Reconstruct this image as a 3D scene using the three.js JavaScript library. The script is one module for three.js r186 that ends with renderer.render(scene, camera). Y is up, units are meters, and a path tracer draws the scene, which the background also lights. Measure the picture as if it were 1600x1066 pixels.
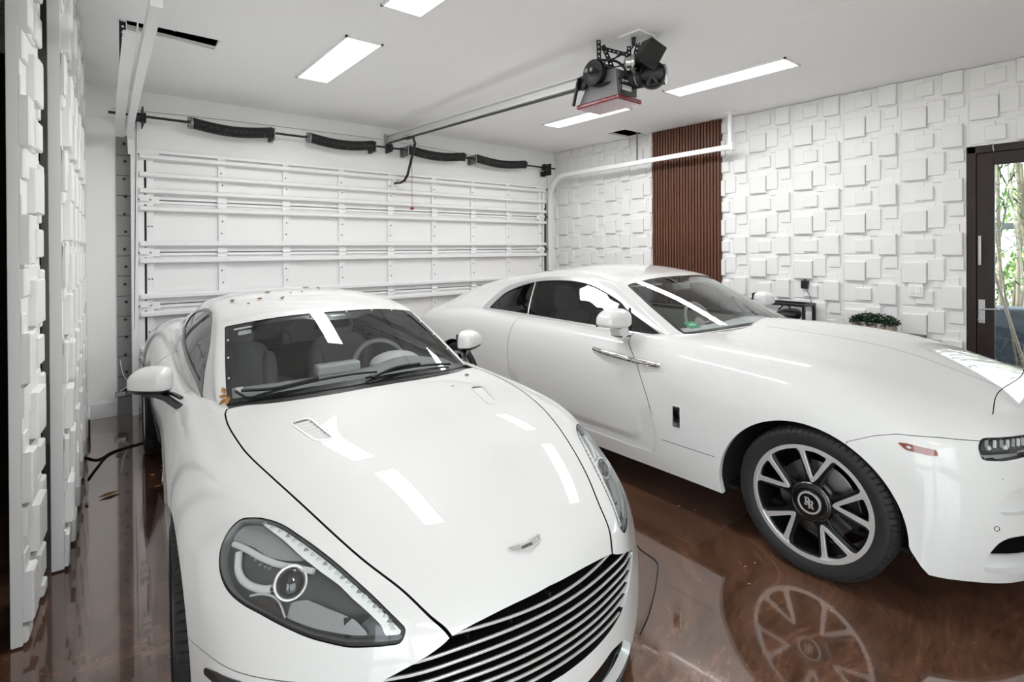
import * as THREE from 'three';
import { RoundedBoxGeometry } from 'three/addons/geometries/RoundedBoxGeometry.js';
import { mergeGeometries, mergeVertices, toCreasedNormals } from 'three/addons/utils/BufferGeometryUtils.js';
import { FontLoader } from 'three/addons/loaders/FontLoader.js';
import { TextGeometry } from 'three/addons/geometries/TextGeometry.js';
import { RectAreaLightUniformsLib } from 'three/addons/lights/RectAreaLightUniformsLib.js';
import { createNoise2D, createNoise3D } from 'simplex-noise';

// ---------------------------------------------------------------- camera, sky, lights, exposure
const EXPOSURE = 1.2;
const PANEL_RADIANCE = 26;      // ceiling panels
const SKY_STRENGTH = 5.5;       // daylight behind the glazed door
const renderer = new THREE.WebGLRenderer({ antialias: true });
renderer.toneMapping = THREE.LinearToneMapping;
renderer.toneMappingExposure = EXPOSURE;
renderer.shadowMap.enabled = true;
RectAreaLightUniformsLib.init();
const scene = new THREE.Scene();

// upright camera with a shifted lens (focal length 823 px of a 1600 px wide frame)
const camera = new THREE.PerspectiveCamera(2 * Math.atan(533 / 823.33) * 180 / Math.PI, 1600 / 1066, 0.05, 200);
camera.setViewOffset(1600, 1066, 0, 142.5, 1600, 1066);
camera.rotation.order = 'YXZ';
camera.rotation.set(-0.0045178, -0.679315, -0.004528);
camera.position.set(0, 1.65, 0);
scene.add(camera);

// hazy bright subtropical sky, an even dome of pale blue and white
{
  const w = 64, h = 32, d = new Float32Array(w * h * 4);
  for (let j = 0; j < h; j++) for (let i = 0; i < w; i++) {
    const e = (j + 0.5) / h * 2 - 1, t = Math.max(0, e), k = (j * w + i) * 4;
    d[k] = 0.93 - 0.25 * t; d[k + 1] = 0.96 - 0.14 * t; d[k + 2] = 1.0; d[k + 3] = 1;
    if (e < 0) { d[k] = 0.3; d[k + 1] = 0.31; d[k + 2] = 0.3; }
  }
  const sky = new THREE.DataTexture(d, w, h, THREE.RGBAFormat, THREE.FloatType);
  sky.mapping = THREE.EquirectangularReflectionMapping;
  sky.magFilter = THREE.LinearFilter; sky.needsUpdate = true;
  scene.background = sky;
  scene.backgroundIntensity = SKY_STRENGTH;
}
// sun on the garden, high, from behind the house
const sun = new THREE.DirectionalLight(0xfff4e2, 14);
sun.position.set(5, 14, -12); sun.target.position.set(10, 0, -1);
sun.castShadow = true; sun.shadow.mapSize.set(2048, 2048);
Object.assign(sun.shadow.camera, { left: -14, right: 14, top: 14, bottom: -14, near: 0.5, far: 60 });
scene.add(sun, sun.target);

// ---------------------------------------------------------------- helpers
let seed = 7;
const rnd = () => { seed = (seed * 1664525 + 1013904223) >>> 0; return seed / 4294967296; };
const range = (a, b) => a + (b - a) * rnd();
const noise2 = createNoise2D(rnd), noise3 = createNoise3D(rnd);
const V = (x, y, z) => new THREE.Vector3(x, y, z);
const names = {};
function numbered(name) { const n = names[name] = (names[name] ?? -1) + 1; return n ? name + '_' + String(n).padStart(3, '0') : name; }
function tag(o, label, category, group, kind) {
  o.userData.label = label; o.userData.category = category;
  if (group) o.userData.group = group;
  if (kind) o.userData.kind = kind;
  return o;
}
function thing(name, label, category, pos = [0, 0, 0], turn = 0, group) {
  const o = new THREE.Group(); o.name = numbered(name); o.position.set(...pos); o.rotation.y = turn;
  scene.add(o); return tag(o, label, category, group);
}
function mesh(name, geo, mat, parent = scene) {
  if (Array.isArray(geo)) geo = merge(geo);
  const o = new THREE.Mesh(geo, mat); o.name = parent === scene ? numbered(name) : name;
  o.castShadow = o.receiveShadow = true; parent.add(o); return o;
}
function struct(name, geo, mat, parent = scene) { const o = mesh(name, geo, mat, parent); if (parent === scene) o.userData.kind = 'structure'; return o; }
function merge(list) {
  list = list.map((g) => { g = g.index ? g.toNonIndexed() : g; for (const k of Object.keys(g.attributes)) if (!['position', 'normal', 'uv'].includes(k)) g.deleteAttribute(k); if (!g.attributes.uv) g.setAttribute('uv', new THREE.BufferAttribute(new Float32Array(g.attributes.position.count * 2), 2)); if (!g.attributes.normal) g.computeVertexNormals(); return g; });
  return list.length > 1 ? mergeGeometries(list) : list[0];
}
function clonePart(root, label, pos, turn) {
  const r = root.clone(); r.name = numbered(root.name.replace(/_\d{3}$/, '')); r.userData = { ...root.userData };
  if (label) r.userData.label = label;
  if (pos) r.position.set(...pos);
  if (turn !== undefined) r.rotation.y = turn;
  scene.add(r); return r;
}
const box = (x0, x1, y0, y1, z0, z1) => new THREE.BoxGeometry(x1 - x0, y1 - y0, z1 - z0).translate((x0 + x1) / 2, (y0 + y1) / 2, (z0 + z1) / 2);
const rbox = (x0, x1, y0, y1, z0, z1, r = 0.004, s = 2) => new RoundedBoxGeometry(x1 - x0, y1 - y0, z1 - z0, s, Math.min(r, (x1 - x0) / 2.01, (y1 - y0) / 2.01, (z1 - z0) / 2.01)).translate((x0 + x1) / 2, (y0 + y1) / 2, (z0 + z1) / 2);
const tube = (pts, r, seg = 32, rad = 8, closed = false) => new THREE.TubeGeometry(new THREE.CatmullRomCurve3(pts.map((p) => p.isVector3 ? p : V(...p)), closed), seg, r, rad, closed);
function bar(a, b, r, rad = 10, r2 = r) { // straight round bar between two points
  a = V(...a); b = V(...b); const d = b.clone().sub(a), l = d.length();
  return new THREE.CylinderGeometry(r2, r, l, rad).applyQuaternion(new THREE.Quaternion().setFromUnitVectors(V(0, 1, 0), d.normalize())).translate((a.x + b.x) / 2, (a.y + b.y) / 2, (a.z + b.z) / 2);
}
function sweepProfile(profile, path, ups, closed = true) { // profile [[a,b]...] carried along path with given frames
  const pos = [], idx = [], n = profile.length, m = path.length;
  for (let i = 0; i < m; i++) {
    const t = path[Math.min(i + 1, m - 1)].clone().sub(path[Math.max(i - 1, 0)]).normalize();
    const up = (Array.isArray(ups) ? ups[i] : ups).clone(); const side = t.clone().cross(up).normalize(); const u = side.clone().cross(t).normalize();
    for (const [a, b] of profile) { const p = path[i].clone().addScaledVector(side, a).addScaledVector(u, b); pos.push(p.x, p.y, p.z); }
  }
  const lim = closed ? n : n - 1;
  for (let i = 0; i < m - 1; i++) for (let j = 0; j < lim; j++) { const a = i * n + j, b = i * n + (j + 1) % n, c = a + n, d = b + n; idx.push(a, c, b, b, c, d); }
  if (closed) for (let j = 1; j < n - 1; j++) { idx.push(0, j, j + 1); const o = (m - 1) * n; idx.push(o, o + j + 1, o + j); }
  const g = new THREE.BufferGeometry(); g.setAttribute('position', new THREE.Float32BufferAttribute(pos, 3)); g.setIndex(idx);
  return toCreasedNormals(g, 0.6);
}
function extrude(shape, depth, bevel = 0, seg = 12) {
  return new THREE.ExtrudeGeometry(shape, { depth, bevelEnabled: bevel > 0, bevelSize: bevel, bevelThickness: bevel, bevelSegments: 2, curveSegments: seg });
}
function polyShape(pts, holes = []) {
  const s = new THREE.Shape(pts.map((p) => new THREE.Vector2(p[0], p[1])));
  for (const h of holes) s.holes.push(new THREE.Path(h.map((p) => new THREE.Vector2(p[0], p[1]))));
  return s;
}
function circlePts(cx, cy, r, n = 24, a0 = 0) { return Array.from({ length: n }, (_, i) => [cx + r * Math.cos(a0 + i / n * 2 * Math.PI), cy + r * Math.sin(a0 + i / n * 2 * Math.PI)]); }
function canvasTex(w, h, paint, srgb = true) {
  const c = document.createElement('canvas'); c.width = w; c.height = h; paint(c.getContext('2d'), w, h);
  const t = new THREE.CanvasTexture(c); if (srgb) t.colorSpace = THREE.SRGBColorSpace; return t;
}
function pixelTex(w, h, f, srgb = true) { // f(u, v) -> [r,g,b] 0..255
  const d = new Uint8Array(w * h * 4);
  for (let j = 0; j < h; j++) for (let i = 0; i < w; i++) { const c = f(i / w, j / h), k = (j * w + i) * 4; d[k] = c[0]; d[k + 1] = c[1]; d[k + 2] = c[2]; d[k + 3] = 255; }
  const t = new THREE.DataTexture(d, w, h); t.magFilter = THREE.LinearFilter; t.minFilter = THREE.LinearFilter; t.wrapS = t.wrapT = THREE.RepeatWrapping;
  if (srgb) t.colorSpace = THREE.SRGBColorSpace; t.needsUpdate = true; return t;
}
const std = (color, roughness = 0.6, metalness = 0, extra = {}) => new THREE.MeshStandardMaterial({ color, roughness, metalness, ...extra });
const phys = (color, o) => new THREE.MeshPhysicalMaterial({ color, ...o });

// shared materials
const M = {
  wall: std('#f5f5f4', 0.75), ceiling: std('#fafafa', 0.85), tile: std('#eaeae9', 0.55),
  doorPaint: std('#f3f3f3', 0.5), whiteMetal: std('#f2f2f2', 0.4),
  dark: std('#0b0b0b', 0.6), rubber: std('#161617', 0.75), blackPlastic: std('#18181a', 0.35),
  steel: std('#8d8d8d', 0.38, 1), darkSteel: std('#3b3b3c', 0.5, 0.7), chrome: std('#e4e4e4', 0.07, 1), satin: std('#c9c9c9', 0.28, 1),
};

// ---------------------------------------------------------------- smooth body surfaces, cut into panels
// A net of points P[row][line] = [x, y, s] becomes a smooth (spline) half body; mirrored across x = 0.
function splineNet(P, evenX = true) {
  const R = P.length, K = P[0].length;
  let Q = P.map((r) => r.map((p) => [...p]));
  const at = (Q, i, k) => { // phantom rows at the rims, mirror image across the middle
    if (k < 0) { const p = at(Q, i, evenX ? 1 : 0), c = at(Q, i, 0); return evenX ? [-p[0], p[1], p[2]] : [2 * c[0] - at(Q, i, 1)[0], 2 * c[1] - at(Q, i, 1)[1], 2 * c[2] - at(Q, i, 1)[2]]; }
    if (k >= K) { const a = at(Q, i, K - 1), b = at(Q, i, K - 2); return a.map((v, c) => 2 * v - b[c]); }
    if (i < 0) { const a = Q[0][k], b = Q[1][k]; return a.map((v, c) => 2 * v - b[c]); }
    if (i >= R) { const a = Q[R - 1][k], b = Q[R - 2][k]; return a.map((v, c) => 2 * v - b[c]); }
    return Q[i][k];
  };
  const w = (t) => [(1 - t) ** 3 / 6, (3 * t ** 3 - 6 * t * t + 4) / 6, (-3 * t ** 3 + 3 * t * t + 3 * t + 1) / 6, t ** 3 / 6];
  const ev = (Q, u, v) => {
    const i = Math.min(R - 2, Math.max(0, Math.floor(u))), k = Math.min(K - 2, Math.max(0, Math.floor(v))), a = w(u - i), b = w(v - k), o = [0, 0, 0];
    for (let m = 0; m < 4; m++) for (let n = 0; n < 4; n++) { const p = at(Q, i - 1 + m, k - 1 + n), f = a[m] * b[n]; o[0] += p[0] * f; o[1] += p[1] * f; o[2] += p[2] * f; }
    return o;
  };
  for (let it = 0; it < 3; it++) { const N = Q.map((r, i) => r.map((q, k) => { const e = ev(Q, i, k); return q.map((v, c) => v + 0.8 * (P[i][k][c] - e[c])); })); Q = N; }
  if (evenX) for (const r of Q) r[0][0] = 0;
  return (u, v) => ev(Q, u, v);
}
// samples per span along rows and lines -> {p, n, i}
function netMesh(f, rows, lines) {
  const us = [0], vs = [0];
  rows.forEach((n, i) => { for (let k = 1; k <= n; k++) us.push(i + k / n); });
  lines.forEach((n, i) => { for (let k = 1; k <= n; k++) vs.push(i + k / n); });
  const p = [], n = [], q = [], idx = [], w = vs.length, e = 1e-3, U = rows.length, W = lines.length;
  for (const u of us) for (const v of vs) {
    const c = f(u, v), a = f(Math.min(U, u + e), v), b = f(Math.max(0, u - e), v), l = f(u, Math.min(W, v + e)), m = f(u, Math.max(0, v - e));
    const du = [a[0] - b[0], a[1] - b[1], a[2] - b[2]], dv = v < e ? [2 * l[0] || 1e-6, 0, 0] : [l[0] - m[0], l[1] - m[1], l[2] - m[2]];
    let x = du[1] * dv[2] - du[2] * dv[1], y = du[2] * dv[0] - du[0] * dv[2], z = du[0] * dv[1] - du[1] * dv[0]; const len = Math.hypot(x, y, z) || 1;
    p.push(...c); n.push(-x / len, -y / len, -z / len); q.push(u, v);
  }
  for (let i = 0; i < us.length - 1; i++) for (let k = 0; k < w - 1; k++) { const a = i * w + k, b = a + 1, c = a + w, d = c + 1; idx.push(a, c, b, b, c, d); }
  const m = { p, n, q, i: idx };
  // make winding agree with the normals
  for (let t = 0; t < idx.length; t += 3) { const [a, b, c] = [idx[t] * 3, idx[t + 1] * 3, idx[t + 2] * 3];
    const ux = p[b] - p[a], uy = p[b + 1] - p[a + 1], uz = p[b + 2] - p[a + 2], vx = p[c] - p[a], vy = p[c + 1] - p[a + 1], vz = p[c + 2] - p[a + 2];
    if ((uy * vz - uz * vy) * n[a] + (uz * vx - ux * vz) * n[a + 1] + (ux * vy - uy * vx) * n[a + 2] < 0) { const s = idx[t + 1]; idx[t + 1] = idx[t + 2]; idx[t + 2] = s; } }
  return m;
}
// keep the side where fn(x, y, s, u, v) > 0, cutting triangles exactly
function clip(m, fn) {
  const N = m.p.length / 3, val = new Float64Array(N);
  for (let k = 0; k < N; k++) { val[k] = fn(m.p[3 * k], m.p[3 * k + 1], m.p[3 * k + 2], m.q[2 * k], m.q[2 * k + 1]); if (Math.abs(val[k]) < 1e-7) val[k] = 1e-7; }
  const p = [], n = [], q = [], idx = [], old = new Map(), cut = new Map();
  const keep = (k) => { let r = old.get(k); if (r === undefined) { r = p.length / 3; old.set(k, r); p.push(m.p[3 * k], m.p[3 * k + 1], m.p[3 * k + 2]); n.push(m.n[3 * k], m.n[3 * k + 1], m.n[3 * k + 2]); q.push(m.q[2 * k], m.q[2 * k + 1]); } return r; };
  const mid = (a, b) => { const key = a < b ? a * N + b : b * N + a; let r = cut.get(key); if (r === undefined) { const t = val[a] / (val[a] - val[b]), L = (A, o, s) => A[s * a + o] + t * (A[s * b + o] - A[s * a + o]); r = p.length / 3; cut.set(key, r); p.push(L(m.p, 0, 3), L(m.p, 1, 3), L(m.p, 2, 3)); const x = L(m.n, 0, 3), y = L(m.n, 1, 3), z = L(m.n, 2, 3), l = Math.hypot(x, y, z) || 1; n.push(x / l, y / l, z / l); q.push(L(m.q, 0, 2), L(m.q, 1, 2)); } return r; };
  for (let t = 0; t < m.i.length; t += 3) {
    const T = [m.i[t], m.i[t + 1], m.i[t + 2]], s = T.map((k) => val[k] > 0), c = s[0] + s[1] + s[2];
    if (c === 3) idx.push(keep(T[0]), keep(T[1]), keep(T[2]));
    else if (c) { let r = 0; if (c === 1) { while (!s[r]) r++; } else { while (s[r]) r++; }
      const [a, b, d] = [T[r], T[(r + 1) % 3], T[(r + 2) % 3]];
      if (c === 1) idx.push(keep(a), mid(a, b), mid(a, d)); else { const x = mid(a, b), y = mid(a, d); idx.push(x, keep(b), keep(d), x, keep(d), y); } }
  }
  return { p, n, q, i: idx };
}
const both = (m, fns) => fns.reduce((a, f) => clip(a, f), m);
// signed distance to a closed polygon, positive inside
function inside(poly) {
  const n = poly.length, b = [Infinity, Infinity, -Infinity, -Infinity];
  for (const [x, y] of poly) { b[0] = Math.min(b[0], x); b[1] = Math.min(b[1], y); b[2] = Math.max(b[2], x); b[3] = Math.max(b[3], y); }
  return (x, y) => {
    const out = Math.max(b[0] - x, b[1] - y, x - b[2], y - b[3]); if (out > 0.12) return -out;
    let d = Infinity, s = false;
    for (let i = 0, j = n - 1; i < n; j = i++) {
      const [ax, ay] = poly[j], [bx, by] = poly[i], ex = bx - ax, ey = by - ay, t = Math.max(0, Math.min(1, ((x - ax) * ex + (y - ay) * ey) / (ex * ex + ey * ey || 1e-12)));
      d = Math.min(d, (x - ax - t * ex) ** 2 + (y - ay - t * ey) ** 2);
      if (ay > y !== by > y && x < ax + (y - ay) * ex / ey) s = !s;
    }
    return s ? Math.sqrt(d) : -Math.sqrt(d);
  };
}
// smooth closed curve through points
function smooth(pts, per = 6, closed = true) { const c = new THREE.CatmullRomCurve3(pts.map((p) => V(p[0], p[1], 0)), closed, 'centripetal'); return c.getPoints(per * (pts.length - (closed ? 0 : 1))).slice(0, closed ? -1 : undefined).map((v) => [v.x, v.y]); }
function rounded(pts, r = 0.02, seg = 5) { // polygon with its corners rounded; a third number is a corner's own radius
  const o = [], n = pts.length;
  for (let i = 0; i < n; i++) { const a = pts[(i + n - 1) % n], b = pts[i], c = pts[(i + 1) % n], rr = b[2] ?? r; const la = Math.hypot(a[0] - b[0], a[1] - b[1]), lc = Math.hypot(c[0] - b[0], c[1] - b[1]), d = Math.min(rr, la * 0.45, lc * 0.45);
    const A = [b[0] + (a[0] - b[0]) * d / la, b[1] + (a[1] - b[1]) * d / la], C = [b[0] + (c[0] - b[0]) * d / lc, b[1] + (c[1] - b[1]) * d / lc];
    for (let k = 0; k <= seg; k++) { const t = k / seg; o.push([(1 - t) ** 2 * A[0] + 2 * t * (1 - t) * b[0] + t * t * C[0], (1 - t) ** 2 * A[1] + 2 * t * (1 - t) * b[1] + t * t * C[1]]); } }
  return o;
}
function rim(m) { // boundary edges, those on the middle plane left out
  const e = new Map(), key = (a, b) => a < b ? a * 4194304 + b : b * 4194304 + a;
  for (let t = 0; t < m.i.length; t += 3) for (let k = 0; k < 3; k++) { const a = m.i[t + k], b = m.i[t + (k + 1) % 3], s = key(a, b); e.set(s, e.has(s) ? null : [a, b]); }
  return [...e.values()].filter((x) => x && !(Math.abs(m.p[3 * x[0]]) < 1e-4 && Math.abs(m.p[3 * x[1]]) < 1e-4));
}
const geom = (p, n, i, uv) => { const g = new THREE.BufferGeometry(); g.setAttribute('position', new THREE.Float32BufferAttribute(p, 3)); if (n) g.setAttribute('normal', new THREE.Float32BufferAttribute(n, 3)); if (uv) g.setAttribute('uv', new THREE.Float32BufferAttribute(uv, 2)); g.setIndex(i); if (!n) g.computeVertexNormals(); return g; };
function flange(m, depth, filter) { // turned-in edge of a panel
  const p = [], idx = [];
  for (const [a, b] of rim(m)) { if (filter && !filter(m.p[3 * a], m.p[3 * a + 1], m.p[3 * a + 2])) continue;
    const o = p.length / 3, P = (k, d) => p.push(m.p[3 * k] - m.n[3 * k] * d, m.p[3 * k + 1] - m.n[3 * k + 1] * d, m.p[3 * k + 2] - m.n[3 * k + 2] * d);
    P(a, 0); P(b, 0); P(a, depth); P(b, depth); idx.push(o, o + 2, o + 1, o + 1, o + 2, o + 3); }
  return p.length ? geom(p, null, idx).toNonIndexed() : new THREE.BufferGeometry();
}
function offset(m, d) { const p = m.p.map((v, k) => v + m.n[k] * d); return { p, n: m.n, q: m.q, i: m.i }; }
const toGeo = (m) => geom(m.p, m.n, m.i, m.p.reduce((o, v, k) => { if (k % 3 !== 1) o.push(v); return o; }, []));
function mirrored(g) { g = (g.index ? g.toNonIndexed() : g.clone()); for (const k of ['position', 'normal']) { const a = g.attributes[k]; if (!a) continue; for (let i = 0; i < a.count; i++) a.setX(i, -a.getX(i)); }
  for (const k of Object.keys(g.attributes)) { const a = g.attributes[k], s = a.itemSize; for (let i = 0; i < a.count; i += 3) for (let c = 0; c < s; c++) { const t = a.array[(i + 1) * s + c]; a.array[(i + 1) * s + c] = a.array[(i + 2) * s + c]; a.array[(i + 2) * s + c] = t; } }
  return g; }
const two = (g) => { const a = Array.isArray(g) ? merge(g) : g; return [a, mirrored(a)]; };
// point of a surface straight below/along a direction: brute ray against a panel mesh
function drop(m, o, d) { let best = null; for (let t = 0; t < m.i.length; t += 3) { const A = m.i[t] * 3, B = m.i[t + 1] * 3, C = m.i[t + 2] * 3, p = m.p, e1 = [p[B] - p[A], p[B + 1] - p[A + 1], p[B + 2] - p[A + 2]], e2 = [p[C] - p[A], p[C + 1] - p[A + 1], p[C + 2] - p[A + 2]];
  const h = [d[1] * e2[2] - d[2] * e2[1], d[2] * e2[0] - d[0] * e2[2], d[0] * e2[1] - d[1] * e2[0]], a = e1[0] * h[0] + e1[1] * h[1] + e1[2] * h[2]; if (Math.abs(a) < 1e-12) continue; const s = [o[0] - p[A], o[1] - p[A + 1], o[2] - p[A + 2]], u = (s[0] * h[0] + s[1] * h[1] + s[2] * h[2]) / a; if (u < -1e-6 || u > 1 + 1e-6) continue;
  const q = [s[1] * e1[2] - s[2] * e1[1], s[2] * e1[0] - s[0] * e1[2], s[0] * e1[1] - s[1] * e1[0]], v = (d[0] * q[0] + d[1] * q[1] + d[2] * q[2]) / a; if (v < -1e-6 || u + v > 1 + 1e-6) continue; const l = (e2[0] * q[0] + e2[1] * q[1] + e2[2] * q[2]) / a; if (l > 1e-6 && (!best || l < best.l)) { const k = m.i[t] * 3; best = { l, at: [o[0] + d[0] * l, o[1] + d[1] * l, o[2] + d[2] * l], n: [m.n[k], m.n[k + 1], m.n[k + 2]], uv: [m.q[m.i[t] * 2], m.q[m.i[t] * 2 + 1]] }; } }
  return best; }

// ---------------------------------------------------------------- wheels
const font = await new FontLoader().loadAsync('fonts/droid/droid_sans_bold.typeface.json');
const serif = await new FontLoader().loadAsync('fonts/droid/droid_serif_bold.typeface.json');
function letters(f, text, size, depth) { const g = new TextGeometry(text, { font: f, size, depth, curveSegments: 4, bevelEnabled: false }); g.computeBoundingBox(); const b = g.boundingBox; return g.translate(-(b.min.x + b.max.x) / 2, -(b.min.y + b.max.y) / 2, 0); }
// tyre round the x axis, outer face towards +x at x = 0
function tyre(R, r, w, blocks = 76) {
  const sw = [[r, -0.012], [r + 0.006, -0.004], [r + 0.02, 0.002], [r + (R - r) * 0.5, 0.008], [r + (R - r) * 0.72, 0.004], [R - 0.018, -0.006], [R - 0.008, -0.014], [R - 0.003, -0.024]];
  const prof = [...sw];
  const tread = [[0.030, 0], [0.046, -0.0004], [0.0465, -0.007], [0.054, -0.007], [0.0545, 0], [0.088, 0.0008], [0.0885, -0.007], [0.097, -0.007], [0.0975, 0.001]];
  for (const [x, d] of tread) prof.push([R + d, -x * w / 0.245]);
  const half = prof.slice(sw.length).reverse().map(([q, x]) => [q, -w - x]); prof.push(...half);
  prof.push(...[...sw].reverse().map(([q, x]) => [q, -w - x]));
  const n = blocks * 6, pos = [], idx = [], m = prof.length;
  for (let i = 0; i < n; i++) { const a = i / n * 2 * Math.PI, cut = i % 6 === 0;
    prof.forEach(([q, x], j) => { const sh = j >= sw.length - 3 && j <= sw.length + 1 || j >= m - sw.length - 2 && j <= m - sw.length + 2; const rr = q - (cut && sh ? 0.006 : 0); pos.push(x, rr * Math.cos(a), rr * Math.sin(a)); }); }
  for (let i = 0; i < n; i++) for (let j = 0; j < m - 1; j++) { const a = i * m + j, b = a + 1, c = ((i + 1) % n) * m + j, d = c + 1; idx.push(a, b, c, b, d, c); }
  const g = new THREE.BufferGeometry(); g.setAttribute('position', new THREE.Float32BufferAttribute(pos, 3)); g.setIndex(idx);
  return toCreasedNormals(g, 0.5);
}
const lathe = (pts, seg = 64, a = 0, len = Math.PI * 2) => new THREE.LatheGeometry(pts.map((p) => new THREE.Vector2(p[0], p[1])), seg, a, len).rotateZ(-Math.PI / 2); // [radius, x]
const polar = (r, deg) => [r * Math.cos(deg * Math.PI / 180), r * Math.sin(deg * Math.PI / 180)];
const toWheel = (g, x) => g.rotateY(Math.PI / 2).translate(x, 0, 0); // a shape drawn as (forward, up) becomes a slice across the axle
const MW = {
  machined: std('#dedede', 0.3, 0.65), darkAlloy: std('#3a3a3c', 0.22, 0.85), gloss: phys('#0a0a0b', { roughness: 0.25, clearcoat: 1, clearcoatRoughness: 0.03 }),
  disc: std('#7d7d7d', 0.35, 1), barrel: std('#242426', 0.35, 0.7), caliper: std('#1c1c1e', 0.4, 0.3), tyre: std('#1b1b1c', 0.62), letters: std('#0a0a0a', 0.5),
};
function vSpokeWheel() { // 21 inch wheel with five pairs of spokes in a V
  const g = new THREE.Group();
  const t = mesh('tyre', tyre(0.368, 0.279, 0.255), MW.tyre, g);
  const word = 'Continental'; const L = [];
  for (const base of [-73, 107]) [...word].forEach((c, i) => { const a = (base + (i - 5) * 4.3) * Math.PI / 180; L.push(letters(font, c, 0.022, 0.0012).rotateZ(a + Math.PI / 2).translate(0.331 * Math.cos(a), 0.331 * Math.sin(a), 0)); });
  mesh('sidewall_lettering', [toWheel(merge(L), 0.0066)], MW.letters, t);
  mesh('rim_barrel', lathe([[0.279, -0.014], [0.270, -0.016], [0.258, -0.03], [0.252, -0.06], [0.246, -0.16], [0.262, -0.235], [0.279, -0.243]], 72), MW.barrel, g);
  const ring = polyShape(circlePts(0, 0, 0.283, 96), [circlePts(0, 0, 0.2645, 96)]);
  mesh('rim_ring', toWheel(extrude(ring, 0.006, 0.0015, 48), -0.014), MW.machined, g);
  const faces = [], bodies = [];
  for (let k = 0; k < 5; k++) {
    const c = 84 + 72 * k, P = (r, d) => polar(r, c + d);
    const outer = rounded([[...P(0.270, 21), 0.002], [...P(0.252, 17.0), 0.02], [...P(0.128, 7.4), 0.02], [...P(0.103, 0), 0.016], [...P(0.128, -7.4), 0.02], [...P(0.252, -17.0), 0.02], [...P(0.270, -21), 0.002], [...P(0.273, -8), 0.002], [...P(0.273, 8), 0.002]], 0.01, 6);
    const inner = rounded([[...P(0.258, 12.4), 0.014], [...P(0.138, 2.6), 0.012], [...P(0.128, 0), 0.006], [...P(0.138, -2.6), 0.012], [...P(0.258, -12.4), 0.014], [...P(0.264, 0), 0.06]], 0.01, 5);
    faces.push(toWheel(extrude(polyShape(outer, [inner]), 0.007, 0.002), -0.020));
    const bo = rounded([[...P(0.266, 23), 0.004], [...P(0.235, 19.5), 0.03], [...P(0.13, 15), 0.03], [...P(0.09, 26), 0.004], [...P(0.08, 0), 0.004], [...P(0.09, -26), 0.004], [...P(0.13, -15), 0.03], [...P(0.235, -19.5), 0.03], [...P(0.266, -23), 0.004], [...P(0.27, -8), 0.004], [...P(0.27, 8), 0.004]], 0.01, 5);
    bodies.push(toWheel(extrude(polyShape(bo, [inner.map(([x, y]) => [x * 0.985, y * 0.985])]), 0.030, 0.003), -0.057));
  }
  faces.forEach((f, k) => { const s = mesh('spoke', bodies[k], MW.darkAlloy, g); mesh('spoke_face', f, MW.machined, s); });
  const hub = mesh('hub', lathe([[0, -0.014], [0.062, -0.013], [0.078, -0.012], [0.083, -0.016], [0.088, -0.016], [0.096, -0.022], [0.104, -0.034], [0.104, -0.07], [0, -0.07]], 64), MW.gloss, g);
  mesh('hub_ring', lathe([[0.0845, -0.0155], [0.0865, -0.0135], [0.0895, -0.0145], [0.090, -0.018]], 64), MW.darkAlloy, hub);
  const cap = mesh('centre_cap', lathe([[0, -0.006], [0.045, -0.0065], [0.056, -0.008], [0.058, -0.014]], 48), MW.gloss, g);
  const em = toWheel(merge([extrude(polyShape(circlePts(0, 0, 0.0535, 48), [circlePts(0, 0, 0.0465, 48)]), 0.003, 0.0006, 24)]), -0.007);
  const r1 = letters(serif, 'R', 0.040, 0.003).scale(0.72, 1, 1), r2 = r1.clone();
  mesh('emblem', [em, toWheel(r1.translate(-0.0085, 0.006, 0), -0.006), toWheel(r2.translate(0.0085, -0.006, 0), -0.0065)], MW.machined, cap);
  mesh('brake_disc', lathe([[0.05, -0.10], [0.185, -0.10], [0.185, -0.128], [0.05, -0.128]], 64), MW.disc, g);
  mesh('brake_caliper', toWheel(extrude(polyShape(rounded([polar(0.12, 20), polar(0.205, 24), polar(0.21, 0), polar(0.205, -24), polar(0.12, -20)], 0.015)), 0.05, 0.006), -0.125), MW.caliper, g);
  return g;
}
function multiSpokeWheel() { // 20 inch ten spoke wheel
  const g = new THREE.Group();
  mesh('tyre', tyre(0.343, 0.262, 0.25), MW.tyre, g);
  mesh('rim_barrel', lathe([[0.262, -0.006], [0.266, -0.002], [0.258, -0.004], [0.252, -0.02], [0.240, -0.06], [0.236, -0.17], [0.262, -0.24]], 64), MW.machined, g);
  for (let k = 0; k < 10; k++) { const P = (r, d) => polar(r, 9 + 36 * k + d);
    mesh('spoke', toWheel(extrude(polyShape(rounded([P(0.25, 6), P(0.12, 5), P(0.055, 14), P(0.055, -14), P(0.12, -5), P(0.25, -6)], 0.012)), 0.022, 0.003), -0.045), MW.machined, g); }
  mesh('hub', lathe([[0, -0.016], [0.05, -0.018], [0.06, -0.03], [0.062, -0.06]], 32), MW.darkAlloy, g);
  mesh('brake_disc', lathe([[0.05, -0.10], [0.18, -0.10], [0.18, -0.128], [0.05, -0.128]], 48), MW.disc, g);
  return g;
}
function putWheel(car, proto, side, x, y, s, turn = 0) { const w = proto.clone(); w.name = 'wheel'; w.position.set(side * x, y, s); w.rotation.y = (side < 0 ? Math.PI : 0) + turn; car.add(w); return w; }

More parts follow.
